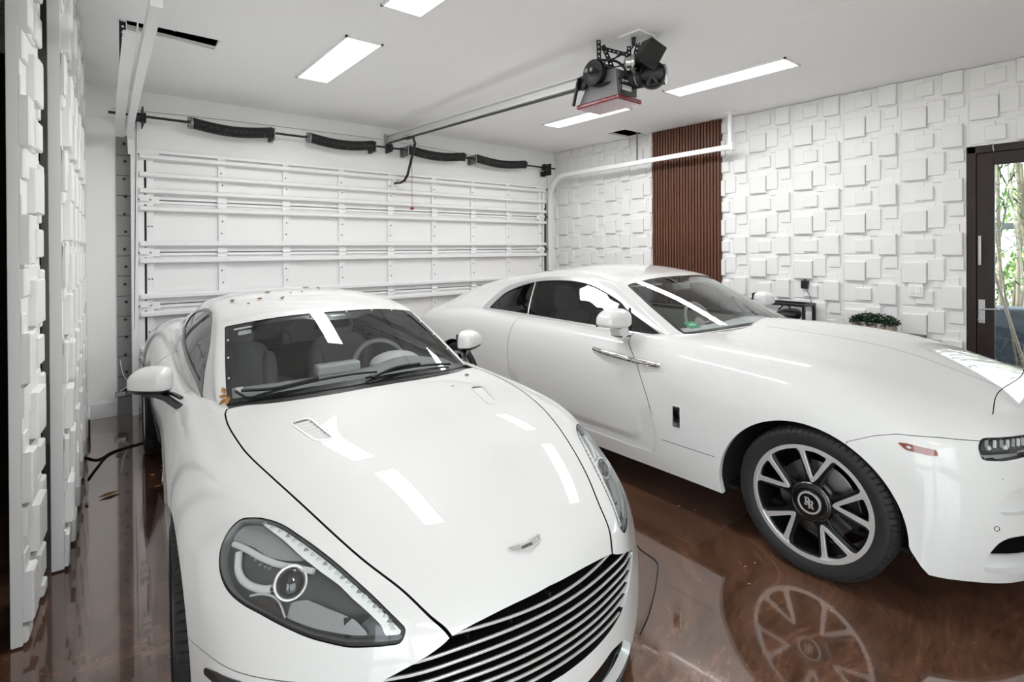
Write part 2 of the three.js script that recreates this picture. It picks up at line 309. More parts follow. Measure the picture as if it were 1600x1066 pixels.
// ---------------------------------------------------------------- the room
const RW = 6.25, BW = -6.52, CH = 3.25, FRONT = 3.0, LX = -0.75, FX = -1.9, FZ = -0.6;   // right wall, back wall, ceiling, wall behind the camera, left side
{ // floor: poured metallic epoxy, brown with marbled veins
  const W = 2048, H = 2048, sx = 14.6, sz = 12.2;
  const veins = (x, z) => {
    const wx = x + 0.30 * noise2(x * 0.7 + 7, z * 0.7) + 0.03 * noise2(x * 2.3, z * 2.3), wz = z + 0.30 * noise2(x * 0.7, z * 0.7 - 5) + 0.03 * noise2(x * 2.3 + 9, z * 2.3);
    const a = wx * 0.93 + wz * 0.37, b = -wx * 0.37 + wz * 0.93;      // streaks run along one slant
    const r1 = 1 - Math.abs(noise2(a * 0.7, b * 2.6)), r2 = 1 - Math.abs(noise2(a * 1.9 + 30, b * 6.6 + 4)), r3 = 0.6 * noise2(a * 5.2, b * 19) + 0.4 * noise2(a * 11, b * 40);
    return [Math.pow(r1, 4), Math.pow(r2, 7), r3, 0.6 * noise2(wx * 0.9, wz * 0.9 + 20) + 0.4 * noise2(a * 2.1, b * 4.4 + 50), noise2(x * 40, z * 40)];
  };
  const col = pixelTex(W, H, (u, v) => {
    const [a, b, c, d, e] = veins(u * sx, v * sz), k = 0.50 + 0.20 * d + 0.16 * a + 0.20 * b * (0.6 + 0.4 * d) + 0.22 * c + 0.06 * e;
    const t = Math.max(0, Math.min(1.6, k));
    return [Math.min(255, 62 + 84 * t), Math.min(255, 43 + 62 * t), Math.min(255, 33 + 50 * t)];
  });
  const bump = pixelTex(1024, 1024, (u, v) => { const x = u * sx, z = v * sz; const n = 128 + 60 * noise2(x * 1.7, z * 1.7) + 34 * noise2(x * 4.1, z * 4.1) + 8 * noise2(x * 11, z * 11); return [n, n, n]; }, false);
  const floorMat = phys('#ffffff', { map: col, roughness: 0.09, metalness: 0.25, clearcoat: 1, clearcoatRoughness: 0.02, bumpMap: bump, bumpScale: 0.0016, ior: 1.9 });
  const g = new THREE.BoxGeometry(sx, 0.2, sz); g.translate((FX + RW) / 2, -0.1, (BW + FRONT + 0.4) / 2);
  struct('floor', g, floorMat);
}
const LIGHTS = [[1.672, -4.46], [1.66, -2.62], [4.762, -4.47], [4.75, -2.62], [0.15, 1.4]];  // last one is an added panel, out of view behind the viewer, for fill
{ // ceiling with the two slots for the track hangers left open, and the roof void above
  const s = new THREE.Shape([[FX - 0.4, -FRONT - 0.3], [RW + 0.3, -FRONT - 0.3], [RW + 0.3, -BW + 0.3], [FX - 0.4, -BW + 0.3]].map((p) => new THREE.Vector2(...p)));
  const hole = (q) => s.holes.push(new THREE.Path(q.map((p) => new THREE.Vector2(p[0], -p[1]))));
  hole([[0.225, -4.56], [0.805, -4.56], [0.815, -4.80], [0.24, -4.72]]);
  hole([[5.72, -4.94], [6.21, -4.94], [6.21, -4.62], [5.72, -4.62]]);
  const g = new THREE.ExtrudeGeometry(s, { depth: 0.03, bevelEnabled: false }); g.rotateX(-Math.PI / 2); g.translate(0, CH, 0);
  const c = struct('ceiling', g, M.ceiling);
  struct('roof_void', [box(FX - 0.4, RW + 0.3, CH + 0.55, CH + 0.6, BW - 0.3, FRONT + 0.3), box(FX - 0.4, FX - 0.35, CH + 0.03, CH + 0.55, BW - 0.3, FRONT + 0.3), box(RW + 0.25, RW + 0.3, CH + 0.03, CH + 0.55, BW - 0.3, FRONT + 0.3), box(FX - 0.35, RW + 0.25, CH + 0.03, CH + 0.55, BW - 0.3, BW - 0.25), box(FX - 0.35, RW + 0.25, CH + 0.03, CH + 0.55, FRONT + 0.25, FRONT + 0.3)], M.dark);
  // drywall joint beads
  struct('trim_1', [box(3.9, 3.905, CH - 0.002, CH + 0.001, -1.6, 2.4)], M.ceiling);
  // metal lip round the long slot
  mesh('slot_lip', [box(0.23, 0.80, CH - 0.012, CH + 0.002, -4.725, -4.715), box(0.80, 0.812, CH - 0.012, CH + 0.002, -4.79, -4.56)], M.whiteMetal, c);
  const cab = mesh('cable', [tube([[0.26, CH + 0.10, -4.66], [0.40, CH + 0.05, -4.62], [0.55, CH + 0.10, -4.68], [0.68, CH + 0.06, -4.61], [0.79, CH + 0.12, -4.66]], 0.006, 30, 6), tube([[0.3, CH + 0.12, -4.6], [0.48, CH + 0.09, -4.68], [0.62, CH + 0.05, -4.63], [0.76, CH + 0.09, -4.7]], 0.005, 30, 6), bar([0.52, CH + 0.02, -4.64], [0.52, CH + 0.15, -4.64], 0.006)], std('#9a9a98', 0.6), c);
}
// walls with thickness
struct('wall_back', [box(-0.3, 0.40, 0, CH, BW - 0.25, BW), box(5.93, RW + 0.3, 0, CH, BW - 0.25, BW), box(0.40, 5.93, 2.62, CH, BW - 0.25, BW)], M.wall);
struct('wall_front', [box(0.6, RW + 0.3, 0, CH, FRONT, FRONT + 0.25), box(FX - 0.25, -1.8, 0, CH, FRONT, FRONT + 0.25), box(-1.8, 0.6, 2.9, CH, FRONT, FRONT + 0.25), box(-1.8, 0.6, 0, 0.12, FRONT, FRONT + 0.25)], M.wall);
{ // added window, unseen behind the viewer: fill daylight for car flanks and tiled screens
  const w = struct('added_window_1', [rbox(-1.8, 0.6, 0.12, 0.17, FRONT + 0.08, FRONT + 0.14), rbox(-1.8, 0.6, 2.85, 2.9, FRONT + 0.08, FRONT + 0.14), ...[-1.8, -0.625, 0.55].map((x) => rbox(x, x + 0.05, 0.17, 2.85, FRONT + 0.08, FRONT + 0.14))], M.whiteMetal);
  for (const x of [-1.75, -0.575]) mesh('pane', box(x, x + 1.125, 0.17, 2.85, FRONT + 0.108, FRONT + 0.114), new THREE.MeshPhysicalMaterial({ color: '#f4f7f6', transmission: 1, roughness: 0, thickness: 0, ior: 1.5 }), w);
}
struct('wall_left', [box(-0.3, 0.0, 0, CH, BW - 0.25, -5.95)], M.wall);
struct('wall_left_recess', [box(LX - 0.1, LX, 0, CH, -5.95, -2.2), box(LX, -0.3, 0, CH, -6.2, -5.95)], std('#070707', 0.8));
struct('wall_left_near', [box(LX - 0.2, -0.42, 0, CH, -2.2, FZ)], M.wall);
struct('wall_partition', [box(FX - 0.25, LX - 0.2, 0, CH, FZ - 0.2, FZ)], M.wall);
struct('wall_left_far', [box(FX - 0.25, FX, 0, CH, FZ, -0.3), box(FX - 0.25, FX, 0, CH, 2.8, FRONT), box(FX - 0.25, FX, 2.9, CH, -0.3, 2.8), box(FX - 0.25, FX, 0, 0.12, -0.3, 2.8)], M.wall);
{ const w = struct('added_window_2', [rbox(FX - 0.14, FX - 0.08, 0.12, 0.17, -0.3, 2.8), rbox(FX - 0.14, FX - 0.08, 2.85, 2.9, -0.3, 2.8), ...[-0.3, 1.22, 2.75].map((z) => rbox(FX - 0.14, FX - 0.08, 0.17, 2.85, z, z + 0.05))], M.whiteMetal);  // another added window, unseen, throws side daylight on the right car
  for (const z of [-0.25, 1.27]) mesh('pane', box(FX - 0.114, FX - 0.108, 0.17, 2.85, z, z + 1.47), new THREE.MeshPhysicalMaterial({ color: '#f4f7f6', transmission: 1, roughness: 0, thickness: 0, ior: 1.5 }), w); }
const DZ0 = -1.125, DZ1 = 0.05, DTOP = 2.535;   // garden door opening
struct('wall_right', [box(RW, RW + 0.22, 0, CH, BW, DZ0), box(RW, RW + 0.22, 0, CH, DZ1, FRONT), box(RW, RW + 0.22, DTOP, CH, DZ0, DZ1)], M.wall);
struct('baseboard_left', [rbox(0.0, 0.018, 0, 0.15, BW, -5.95, 0.004), rbox(0.0, 0.018, 0, 0.15, -6.02, -5.95, 0.004)], M.whiteMetal);
struct('baseboard_back', [rbox(0.0, 0.222, 0, 0.15, BW, BW + 0.018, 0.004)], M.whiteMetal);

// ceiling light panels: frame, glowing diffuser, and a rectangular light just below each
const lightKinds = ['over the left car, nearest the garage door', 'over the left car, cut by the top of the picture', 'partly behind the red motor unit, by the wood slat panel', 'right of the motor unit, by the tiled wall'];
LIGHTS.forEach(([x, z], i) => {
  const t = thing('ceiling_light', i < 4 ? 'flat white LED ceiling panel ' + lightKinds[i] : 'added LED ceiling panel behind the viewer, out of view, for fill light', 'ceiling light', [x, CH, z]);
  const w = 0.151, l = 0.610;
  mesh('frame', [box(-w, w, -0.014, 0, -l, -l + 0.016), box(-w, w, -0.014, 0, l - 0.016, l), box(-w, -w + 0.016, -0.014, 0, -l, l), box(w - 0.016, w, -0.014, 0, -l, l)], M.whiteMetal, t);
  mesh('diffuser', box(-w + 0.016, w - 0.016, -0.010, -0.002, -l + 0.016, l - 0.016), new THREE.MeshStandardMaterial({ color: '#ffffff', emissive: '#ffffff', emissiveIntensity: 1.6, roughness: 0.6 }), t);
  const a = new THREE.RectAreaLight(0xffffff, PANEL_RADIANCE, 2 * w - 0.034, 2 * l - 0.034);
  a.position.set(x, CH - 0.016, z); a.rotation.x = -Math.PI / 2; scene.add(a);
});

// ---------------------------------------------------------------- relief tiles on the walls
// one half-metre panel: [along0, along1, low, high, rise]; along runs left to right as seen from the room, measured from the big square's lower right corner
const RELIEF = [
  [-0.191, 0, 0, 0.200, 0.034], [0.003, 0.133, 0.031, 0.240, 0.020], [0.167, 0.274, 0.136, 0.256, 0.017], [0.042, 0.239, -0.035, 0.068, 0.010],
  [0.115, 0.266, -0.222, -0.014, 0.036], [-0.093, 0.050, -0.197, -0.066, 0.023], [-0.196, -0.023, -0.214, -0.025, 0.008], [-0.20, 0.060, 0.18, 0.262, 0.007], [0.10, 0.30, -0.04, 0.16, 0.005],
];
const PZ = 0.506, PY = 0.4945;
function tileGeo(l, h, d) { // a plate with softened front edges, back left open
  const b = Math.min(0.006, d * 0.45, l * 0.2), x = l / 2, y = h / 2, p = [], q = (z, i) => [[-x + i, -y + i, z], [x - i, -y + i, z], [x - i, y - i, z], [-x + i, y - i, z]];
  const A = q(0, 0), B = q(d - b, 0), C = q(d, b), f = (a, c, e, g) => p.push(...a, ...c, ...e, ...a, ...e, ...g);
  for (let k = 0; k < 4; k++) { const n = (k + 1) % 4; f(A[k], A[n], B[n], B[k]); f(B[k], B[n], C[n], C[k]); } f(C[0], C[1], C[2], C[3]);
  const g = new THREE.BufferGeometry(); g.setAttribute('position', new THREE.Float32BufferAttribute(p, 3)); g.computeVertexNormals(); return g;
}
const tileCache = new Map(), tileOf = (l, h, d) => { const k = [l, h, d].map((v) => Math.round(v * 500)).join(); if (!tileCache.has(k)) tileCache.set(k, tileGeo(l, h, d)); return tileCache.get(k); };
// lay tiles over a rectangle of wall; put(along, up) -> world matrix; keep() may refuse a stretch
function relief(parent, a0, a1, y0, y1, oa, oy, matrix, cut, most, eye) {
  const all = [];
  for (let i = Math.floor((a0 - oa) / PZ) - 1; i <= (a1 - oa) / PZ + 1; i++) for (let j = Math.floor((y0 - oy) / PY) - 1; j <= (y1 - oy) / PY + 1; j++) for (const [l, r, b, t, d] of RELIEF) {
    const A = Math.max(a0, oa + i * PZ + l), B = Math.min(a1, oa + i * PZ + r), C = Math.max(y0, oy + j * PY + b), D = Math.min(y1, oy + j * PY + t);
    if (B - A < 0.02 || D - C < 0.02) continue;
    if (cut && cut(A, B, C, D)) continue;
    const m = matrix((A + B) / 2, (C + D) / 2); all.push({ g: tileOf(B - A, D - C, d), m, near: V(0, 0, 0).applyMatrix4(m).distanceTo(eye) / Math.sqrt((B - A) * (D - C)) });
  }
  all.sort((p, q) => p.near - q.near);
  all.slice(0, most).forEach((t, k) => { const o = mesh('relief_tile', t.g, M.tile, parent); o.name = 'relief_tile_' + String(k).padStart(3, '0'); t.m.decompose(o.position, o.quaternion, o.scale); });
  if (all.length > most) { const o = mesh('relief_tiles', merge(all.slice(most).map((t) => t.g.clone().applyMatrix4(t.m))), M.tile, parent); o.userData.kind = 'stuff'; }
}
{
  const eye = V(0, 1.65, 0), m = (z, y) => new THREE.Matrix4().makeRotationY(-Math.PI / 2).setPosition(RW - 0.033, y, z);
  const base = struct('wall_right_cladding', [box(RW - 0.033, RW, 0, CH - 0.004, -3.495, DZ0 - 0.006), box(RW - 0.033, RW, DTOP + 0.006, CH - 0.004, DZ0 - 0.006, DZ1 + 0.006), box(RW - 0.033, RW, 0, CH - 0.004, DZ1 + 0.006, FRONT)], M.tile);
  relief(base, -3.495, 1.2, 0.25, CH - 0.004, -2.428, 1.782, m, (A, B, C, D) => B > DZ0 - 0.006 && A < DZ1 + 0.006 && C < DTOP + 0.006, 300, eye);
  const far = struct('wall_right_cladding_far', [box(RW - 0.033, RW, 0, CH - 0.004, BW, -4.525)], M.tile);
  relief(far, BW, -4.525, 0.9, CH - 0.004, -5.19, 1.857, m, null, 300, eye);
}
// upright tiled screens on the left, edge on, with dark gaps between them
[[-2.32, -2.77, -0.40, -0.345, 0.09], [-2.966, -3.40, -0.254, -0.215, 0.09], [-3.546, -5.82, -0.150, -0.098, 0.028]].forEach(([z0, z1, xa, xb, tilt], i) => {
  const t = thing('wall_screen', ['white tiled wall screen at the left rim of the picture, mostly cut off', 'second white tiled wall screen from the left rim, its flat edge towards the viewer', 'long white tiled wall screen nearest the garage door'][i], 'wall panel', [xb, 0, z0], -Math.atan(tilt));
  const w = xb - xa, l = z0 - z1;
  mesh('panel_board', rbox(-w, 0, 0.008, CH - 0.004, -l, 0, 0.003), M.tile, t);
  relief(t, 0.0, l, 0.02, CH - 0.01, 0.21 + i * 0.13, 1.70 + 0.11 * i, (a, y) => new THREE.Matrix4().makeRotationY(Math.PI / 2).setPosition(0, y, -a), null, 300, V(0, 1.65, 0).sub(t.position));
});
{ // wood slat panel, floor to ceiling
  const grain = (k) => pixelTex(64, 1024, (u, v) => { const n = 0.5 + 0.5 * noise2(u * 7 + k * 13, v * 3 + k), f = 0.5 + 0.5 * noise2(u * 30 + k * 5, v * 16), t = 0.62 + 0.38 * n * 0.8 + 0.16 * (f - 0.5); return [112 * t + 12, 68 * t + 8, 48 * t + 6]; });
  const mats = [0, 1, 2].map((k) => new THREE.MeshStandardMaterial({ map: grain(k), roughness: 0.5 }));
  const t = thing('slat_panel', 'tall dark brown vertical wood slat panel set into the white tiled wall', 'wall panel', [RW - 0.022, 0, -4.0]);
  mesh('backing', box(-0.03, 0, 0, CH - 0.005, -0.512, 0.512), std('#120b08', 0.8), t);
  const g = rbox(-0.066, -0.03, 0, CH - 0.006, -0.0145, 0.0145, 0.003); { const a = g.attributes.uv, p = g.attributes.position; for (let k = 0; k < a.count; k++) a.setXY(k, (p.getZ(k) + p.getX(k)) * 14, p.getY(k) * 0.31); }
  for (let k = 0; k < 23; k++) { const o = mesh('slat', g, mats[(k * 7) % 3], t); o.name = 'slat_' + String(k).padStart(3, '0'); o.position.z = -0.484 + k * 0.044; }
  for (const z of [-0.512, 0.503]) mesh('end_strip', rbox(-0.05, 0, 0, CH - 0.005, z, z + 0.009, 0.002), mats[0], t);
}
{ // twin switch by the garden door, plug with its lead
  const t = thing('light_switch', 'white double rocker light switch on the tiled wall near the glazed door', 'light switch', [RW - 0.066, 1.222, -1.50]);
  mesh('face_plate', rbox(-0.008, 0.012, -0.062, 0.062, -0.060, 0.060, 0.004), M.whiteMetal, t);
  for (const z of [-0.027, 0.027]) mesh('rocker', rbox(-0.013, -0.006, -0.034, 0.034, z - 0.017, z + 0.017, 0.003), M.tile, t);
  const a = thing('power_adapter', 'small black power adapter plugged into the tiled wall', 'adapter', [RW - 0.06, 1.228, -2.50]);
  mesh('adapter_body', [rbox(-0.03, 0.025, -0.048, 0.042, -0.036, 0.036, 0.006), rbox(-0.012, 0.0, 0.04, 0.058, -0.008, 0.008, 0.003)], M.blackPlastic, a);
  mesh('lead', tube([[-0.02, -0.046, 0.02], [-0.03, -0.10, 0.05], [-0.03, -0.17, 0.07], [-0.03, -0.26, 0.075]], 0.0035, 24, 6), std('#6d6d6d', 0.6), a);
}

// ---------------------------------------------------------------- sectional garage door with its tracks and springs
{
  const t = thing('garage_door', 'wide white sectional garage door of steel struts and panels across the back wall', 'garage door', [3.165, 0, -6.50]);
  const X0 = -2.765, X1 = 2.765, joints = [0.012, 0.545, 1.08, 1.615, 2.15, 2.665];
  for (let k = 0; k < 5; k++) { const p = mesh('door_section', [box(X0, X1, joints[k] + 0.004, joints[k + 1] - 0.004, -0.02, 0)], M.doorPaint, t); p.name = 'door_section_' + k;
    mesh('section_rail', [rbox(X0 + 0.13, X1 - 0.13, joints[k + 1] - 0.034, joints[k + 1] - 0.008, 0, 0.018, 0.004), rbox(X0 + 0.13, X1 - 0.13, joints[k] + 0.008, joints[k] + 0.034, 0, 0.018, 0.004)], M.doorPaint, p); }
  mesh('daylight_block', box(X0 - 0.12, X1 + 0.12, 0, 2.75, -0.16, -0.13), M.doorPaint, t);  // added sheet behind the sections, blocks daylight leaking through their joints
  const xs = [1.155, 1.825, 2.49, 3.15, 3.82, 4.485, 5.155].map((x) => x - 3.165), bolt = new THREE.CylinderGeometry(0.0075, 0.0075, 0.006, 8).rotateX(Math.PI / 2), bolts = [];
  for (let k = 0; k < 5; k++) for (const x of xs) { const a = joints[k] + 0.03, b = joints[k + 1] - 0.03; const s = mesh('stile', rbox(x - 0.036, x + 0.036, a, b, 0, 0.030, 0.004), M.doorPaint, t); for (const f of [0.16, 0.36, 0.64, 0.84]) bolts.push(bolt.clone().translate(x - 0.01 + 0.01 * ((k + f * 10) % 2), a + (b - a) * f, 0.031)); }
  for (let k = 0; k < 5; k++) for (const [x, w] of [[X0 + 0.028, 0.028], [X0 + 0.105, 0.030], [X1 - 0.105, 0.030], [X1 - 0.028, 0.028]]) { mesh('end_stile', rbox(x - w, x + w, joints[k] + 0.01, joints[k + 1] - 0.01, 0, 0.034, 0.004), M.doorPaint, t); if (Math.abs(x) < 2.7) for (const f of [0.18, 0.5, 0.82]) for (const d of [-0.012, 0.014]) bolts.push(bolt.clone().translate(x + d, joints[k] + 0.53 * f, 0.036)); }
  for (const x of [X0 + 0.0655, X1 - 0.0655]) mesh('end_gap', box(x - 0.009, x + 0.009, 0.02, 2.62, 0, 0.012), M.dark, t);
  for (const y of [2.582, 2.402, 2.238, 2.058, 1.703, 1.530, 1.168, 0.990, 0.634, 0.456, 0.09]) // hat-shaped struts
    mesh('strut', sweepProfile([[0.033, -0.030], [0.075, -0.019], [0.078, -0.015], [0.078, 0.015], [0.075, 0.019], [0.033, 0.030]].map(([a, b]) => [a, b]), [V(X0 + 0.02, y, 0), V(0, y, 0), V(X1 - 0.01, y, 0)], V(0, 1, 0)), M.doorPaint, t);
  mesh('top_rail', rbox(X0, X1, 2.628, 2.662, -0.005, 0.036, 0.004), M.doorPaint, t);
  for (const y of joints.slice(1, 5)) for (const x of xs) { const h = mesh('hinge', [rbox(x - 0.044, x + 0.044, y - 0.052, y + 0.052, 0.028, 0.034, 0.003), bar([x - 0.046, y, 0.040], [x + 0.046, y, 0.040], 0.010)], M.doorPaint, t); }
  for (const y of [0.05, ...joints.slice(1, 5), 2.60]) for (const s of [-1, 1]) { const x = s * 2.70; const h = mesh('roller_hinge', [rbox(x - 0.06, x + 0.06, y - 0.05, y + 0.05, 0.033, 0.040, 0.003), rbox(x - 0.05, x + 0.03, y - 0.018, y + 0.018, 0.04, 0.066, 0.004), rbox(x - s * 0.085 - 0.045, x - s * 0.085 + 0.035, y - 0.04, y + 0.035, 0.033, 0.041, 0.003)], M.doorPaint, t); mesh('roller', [bar([x - s * 0.05, y, 0.056], [x + s * 0.085, y, 0.056], 0.006), bar([x + s * 0.075, y, 0.056], [x + s * 0.088, y, 0.056], 0.022, 16)], M.steel, h); }
  const bo = mesh('bolts', bolts, M.dark, t); bo.userData.kind = 'stuff';
  // opener bracket in the middle of the top section
  mesh('arm_bracket', [rbox(0.0, 0.06, 2.42, 2.62, 0.03, 0.045, 0.004), rbox(0.02, 0.04, 2.46, 2.56, 0.045, 0.085, 0.004)], M.doorPaint, t);
}
{ // tracks
  const c = [[-0.024, -0.03], [0.024, -0.03], [0.024, -0.018], [0.021, -0.018], [0.021, -0.027], [-0.021, -0.027], [-0.021, 0.027], [0.021, 0.027], [0.021, 0.018], [0.024, 0.018], [0.024, 0.03], [-0.024, 0.03]];
  const L = thing('door_track', 'white garage door track standing at the left of the door and running out overhead', 'door track', [0.372, 0, -6.43]);
  mesh('vertical_track', rbox(-0.028, 0.026, 0, 2.78, -0.03, 0.03, 0.004), M.whiteMetal, L);
  mesh('angle_plate', box(-0.14, -0.028, 0, 2.78, -0.085, -0.075), std('#8b8b8a', 0.55, 0.3), L);
  const rb = []; for (let k = 0; k < 15; k++) rb.push(new THREE.SphereGeometry(0.014, 10, 6).scale(1, 1, 0.6).translate(-0.075 + 0.008 * (k % 2), 0.25 + k * 0.175, -0.074)); const bs = mesh('plate_bolts', rb, M.darkSteel, L); bs.userData.kind = 'stuff';
  for (let k = 0; k < 13; k++) mesh('plate_joint', box(-0.139, -0.029, 0.18 + k * 0.2, 0.186 + k * 0.2, -0.0755, -0.073), M.darkSteel, L);
  mesh('horizontal_track', sweepProfile([[-0.026, -0.036], [0.026, -0.036], [0.026, 0.03], [0.019, 0.036], [-0.019, 0.036], [-0.026, 0.03]], [V(-0.02, 2.60, 0.02), V(-0.03, 2.745, 0.10), V(-0.045, 2.80, 0.3), V(-0.06, 2.82, 0.9), V(-0.085, 2.845, 2.2), V(-0.10, 2.86, 3.36)], V(0, 1, 0)), M.whiteMetal, L);
  mesh('track_angle', sweepProfile([[-0.035, -0.003], [0.035, -0.003], [0.035, 0.003], [-0.029, 0.003], [-0.029, 0.06], [-0.035, 0.06]], [V(-0.115, 2.745, 0.05), V(-0.125, 2.80, 0.3), V(-0.155, 2.83, 1.6), V(-0.175, 2.845, 2.86)], V(0, 1, 0)), M.whiteMetal, L);
  mesh('sensor', [rbox(-0.165, -0.075, 0.20, 0.245, -0.05, -0.01, 0.004), rbox(-0.135, -0.105, 0.208, 0.237, -0.01, -0.004, 0.002)], M.steel, L);
  mesh('sensor_wire', tube([[-0.13, 0.24, -0.05], [-0.06, 0.30, -0.055], [-0.10, 0.42, -0.05], [-0.12, 0.55, -0.06]], 0.004, 20, 6), M.whiteMetal, L);
  const perf = (name, parent, a, w, h, holes, mat, axis = 0) => { const s = polyShape([[0, 0], [w, 0], [w, h], [0, h]], Array.from({ length: holes }, (_, k) => circlePts(w / 2, (k + 0.5) * h / holes, w * 0.22, 8).reverse())); const g = extrude(s, 0.003); if (axis) g.rotateY(axis); g.translate(...a); return mesh(name, g, mat, parent); };
  const H = thing('track_hanger', 'perforated steel strap hanging the left track from the ceiling slot', 'track hanger', [0.19, 2.86, -4.60]);
  perf('strap', H, [0, 0, 0], 0.036, 0.46, 11, M.darkSteel); perf('strap', H, [0, 0, 0], 0.036, 0.46, 11, M.darkSteel, -Math.PI / 2);
  const R = thing('door_track', 'white garage door track curving overhead along the tiled wall on the right', 'door track', [5.975, 0, -6.43]);
  mesh('vertical_track', rbox(-0.012, 0.03, 0, 2.25, -0.028, 0.028, 0.004), M.whiteMetal, R);
  const path = []; path.push(V(0.01, 2.2, 0)); for (let k = 0; k <= 10; k++) { const a = k / 10 * Math.PI / 2; path.push(V(0.01 - 0.02 * k / 10, 2.37 + 0.44 * Math.sin(a), 0.44 * (1 - Math.cos(a)))); } path.push(V(-0.02, 2.82, 1.8), V(-0.02, 2.835, 3.22));
  mesh('horizontal_track', sweepProfile([[-0.022, -0.030], [0.022, -0.030], [0.022, 0.028], [-0.022, 0.028]], path, path.map((p, k) => V(0, Math.min(1, 0.02 + k / 10), -1 + Math.min(1, k / 10)).normalize())), M.whiteMetal, R);
  mesh('hanger_post', [rbox(-0.04, 0.0, 2.83, CH, 3.17, 3.21, 0.004), rbox(-0.07, 0.03, CH - 0.03, CH, 3.13, 3.25, 0.004), rbox(-0.06, 0.02, 2.79, 2.89, 3.20, 3.235, 0.004)], M.whiteMetal, R);
  mesh('guide_rod', [box(-0.035, -0.018, 0.02, 2.42, -0.05, -0.035), box(-0.075, -0.068, 0.02, 2.3, -0.03, -0.02)], M.darkSteel, R);
  perf('hanger_strap', R, [-0.02, 2.85, 1.815], 0.034, 0.62, 15, std('#9a9a9a', 0.5, 0.4));
}
{ // torsion springs on their shaft
  const y = 2.962, z = -6.36;
  const S = thing('torsion_shaft', 'steel shaft with cable drums above the garage door', 'shaft', [0, y, z]);
  mesh('shaft', bar([0.17, 0.005, 0], [6.06, -0.012, 0], 0.0135, 6), M.darkSteel, S);
  for (const [x, m] of [[0.42, M.darkSteel], [5.86, M.blackPlastic]]) { const d = mesh('cable_drum', [lathe([[0.02, 0.05], [0.055, 0.045], [0.055, 0.035], [0.045, 0.03], [0.045, -0.03], [0.06, -0.035], [0.06, -0.05], [0.02, -0.05]], 28).translate(x, -0.01, 0)], m, S); }
  mesh('end_bracket', [box(0.435, 0.445, -0.10, 0.09, -0.12, 0.06)], M.darkSteel, S); mesh('end_bracket', [box(5.92, 5.93, -0.13, 0.06, -0.12, 0.05), box(5.85, 5.93, -0.14, -0.06, -0.13, -0.10)], M.darkSteel, S);
  mesh('bearing', [lathe([[0.014, 0.02], [0.05, 0.018], [0.055, 0], [0.05, -0.018], [0.014, -0.02]], 24).translate(3.10, -0.005, 0), box(3.095, 3.105, -0.06, 0.06, -0.14, 0)], M.darkSteel, S);
  mesh('lift_cable', bar([5.90, -0.02, -0.02], [5.945, -2.8, -0.05], 0.003, 6), M.darkSteel, S); mesh('lift_cable', bar([0.39, -0.02, -0.02], [0.355, -2.8, -0.05], 0.003, 6), M.darkSteel, S);
  const say = ['black torsion spring at the far left of the shaft over the garage door', 'second black torsion spring from the left, just left of the opener rail', 'black torsion spring just right of the opener arm', 'black torsion spring at the far right of the shaft, next to the tiled wall'];
  [[0.873, 1.612], [2.078, 2.829], [3.40, 4.22], [4.50, 5.377]].forEach(([a, b], i) => {
    const len = b - a, t = thing('torsion_spring', say[i], 'spring', [(a + b) / 2, y - 0.002, z], 0, 'torsion springs over the garage door'), n = 76, seg = 20, pos = [], idx = [], rows = n * 4;
    for (let k = 0; k <= rows; k++) { const u = k / rows, x = -len / 2 + len * u, sag = -0.038 * Math.sin(Math.PI * u) , r = 0.058 + 0.0022 * Math.cos(k / 4 * 2 * Math.PI) + (rnd() < 0.02 ? 0 : 0); for (let j = 0; j < seg; j++) { const q = j / seg * 2 * Math.PI; pos.push(x, sag + r * Math.cos(q), r * Math.sin(q)); } }
    for (let k = 0; k < rows; k++) for (let j = 0; j < seg; j++) { const p = k * seg + j, q = k * seg + (j + 1) % seg; idx.push(p, q, p + seg, q, q + seg, p + seg); }
    const coil = pixelTex(512, 64, (u, v) => { const n = noise2(u * 90 + i * 31, v * 6), g = n > 0.80 ? 150 : 24 + 12 * noise2(u * 40, v * 9); return [g, g, g]; });
    const g = geom(pos, null, idx, pos.length ? Array.from({ length: pos.length / 3 }, (_, k) => [Math.floor(k / seg) / rows, (k % seg) / seg]).flat() : []);
    mesh('coil', g, new THREE.MeshStandardMaterial({ map: coil, roughness: 0.55 }), t);
    const left = i < 2 ? -1 : 1, cone = (s, big) => { const ring = [lathe([[0.014, 0.05], [0.03, 0.045], [0.062, 0.03], [0.064, 0.012], [0.058, 0], [0.04, -0.02]], 24)]; for (let k = 0; k < 6; k++) { const q = k / 6 * 2 * Math.PI; ring.push(new RoundedBoxGeometry(0.03, 0.02, 0.02, 1, 0.004).translate(0.035, 0.05 * Math.cos(q), 0.05 * Math.sin(q))); } const m = merge(ring); return s < 0 ? m.rotateY(Math.PI).translate(-len / 2, 0, 0) : m.translate(len / 2, 0, 0); };
    mesh('winding_cone', cone(-1), i < 2 ? M.steel : M.darkSteel, t); mesh('winding_cone', cone(1), M.darkSteel, t);
    const bx = i < 2 ? len / 2 + 0.05 : -len / 2 - 0.06; mesh('spring_bracket', [rbox(bx - 0.006, bx + 0.006, -0.085, 0.05, -0.14, 0.05, 0.003), rbox(bx - 0.03, bx + 0.03, -0.085, 0.05, -0.145, -0.13, 0.003)], M.steel, t);
  });
  tag(mesh('wall_wire', [tube([[0.20, 3.04, BW + 0.008], [1.2, 3.07, BW + 0.008], [2.4, 3.085, BW + 0.008], [3.05, 3.09, BW + 0.008]], 0.003, 40, 6), tube([[3.3, 3.08, BW + 0.008], [4.25, 3.045, BW + 0.008], [5.2, 3.0, BW + 0.008], [5.86, 2.97, BW + 0.05]], 0.003, 40, 6)], std('#9b9b9b', 0.6)), 'thin grey wire stapled along the wall above the springs', 'wire');
}
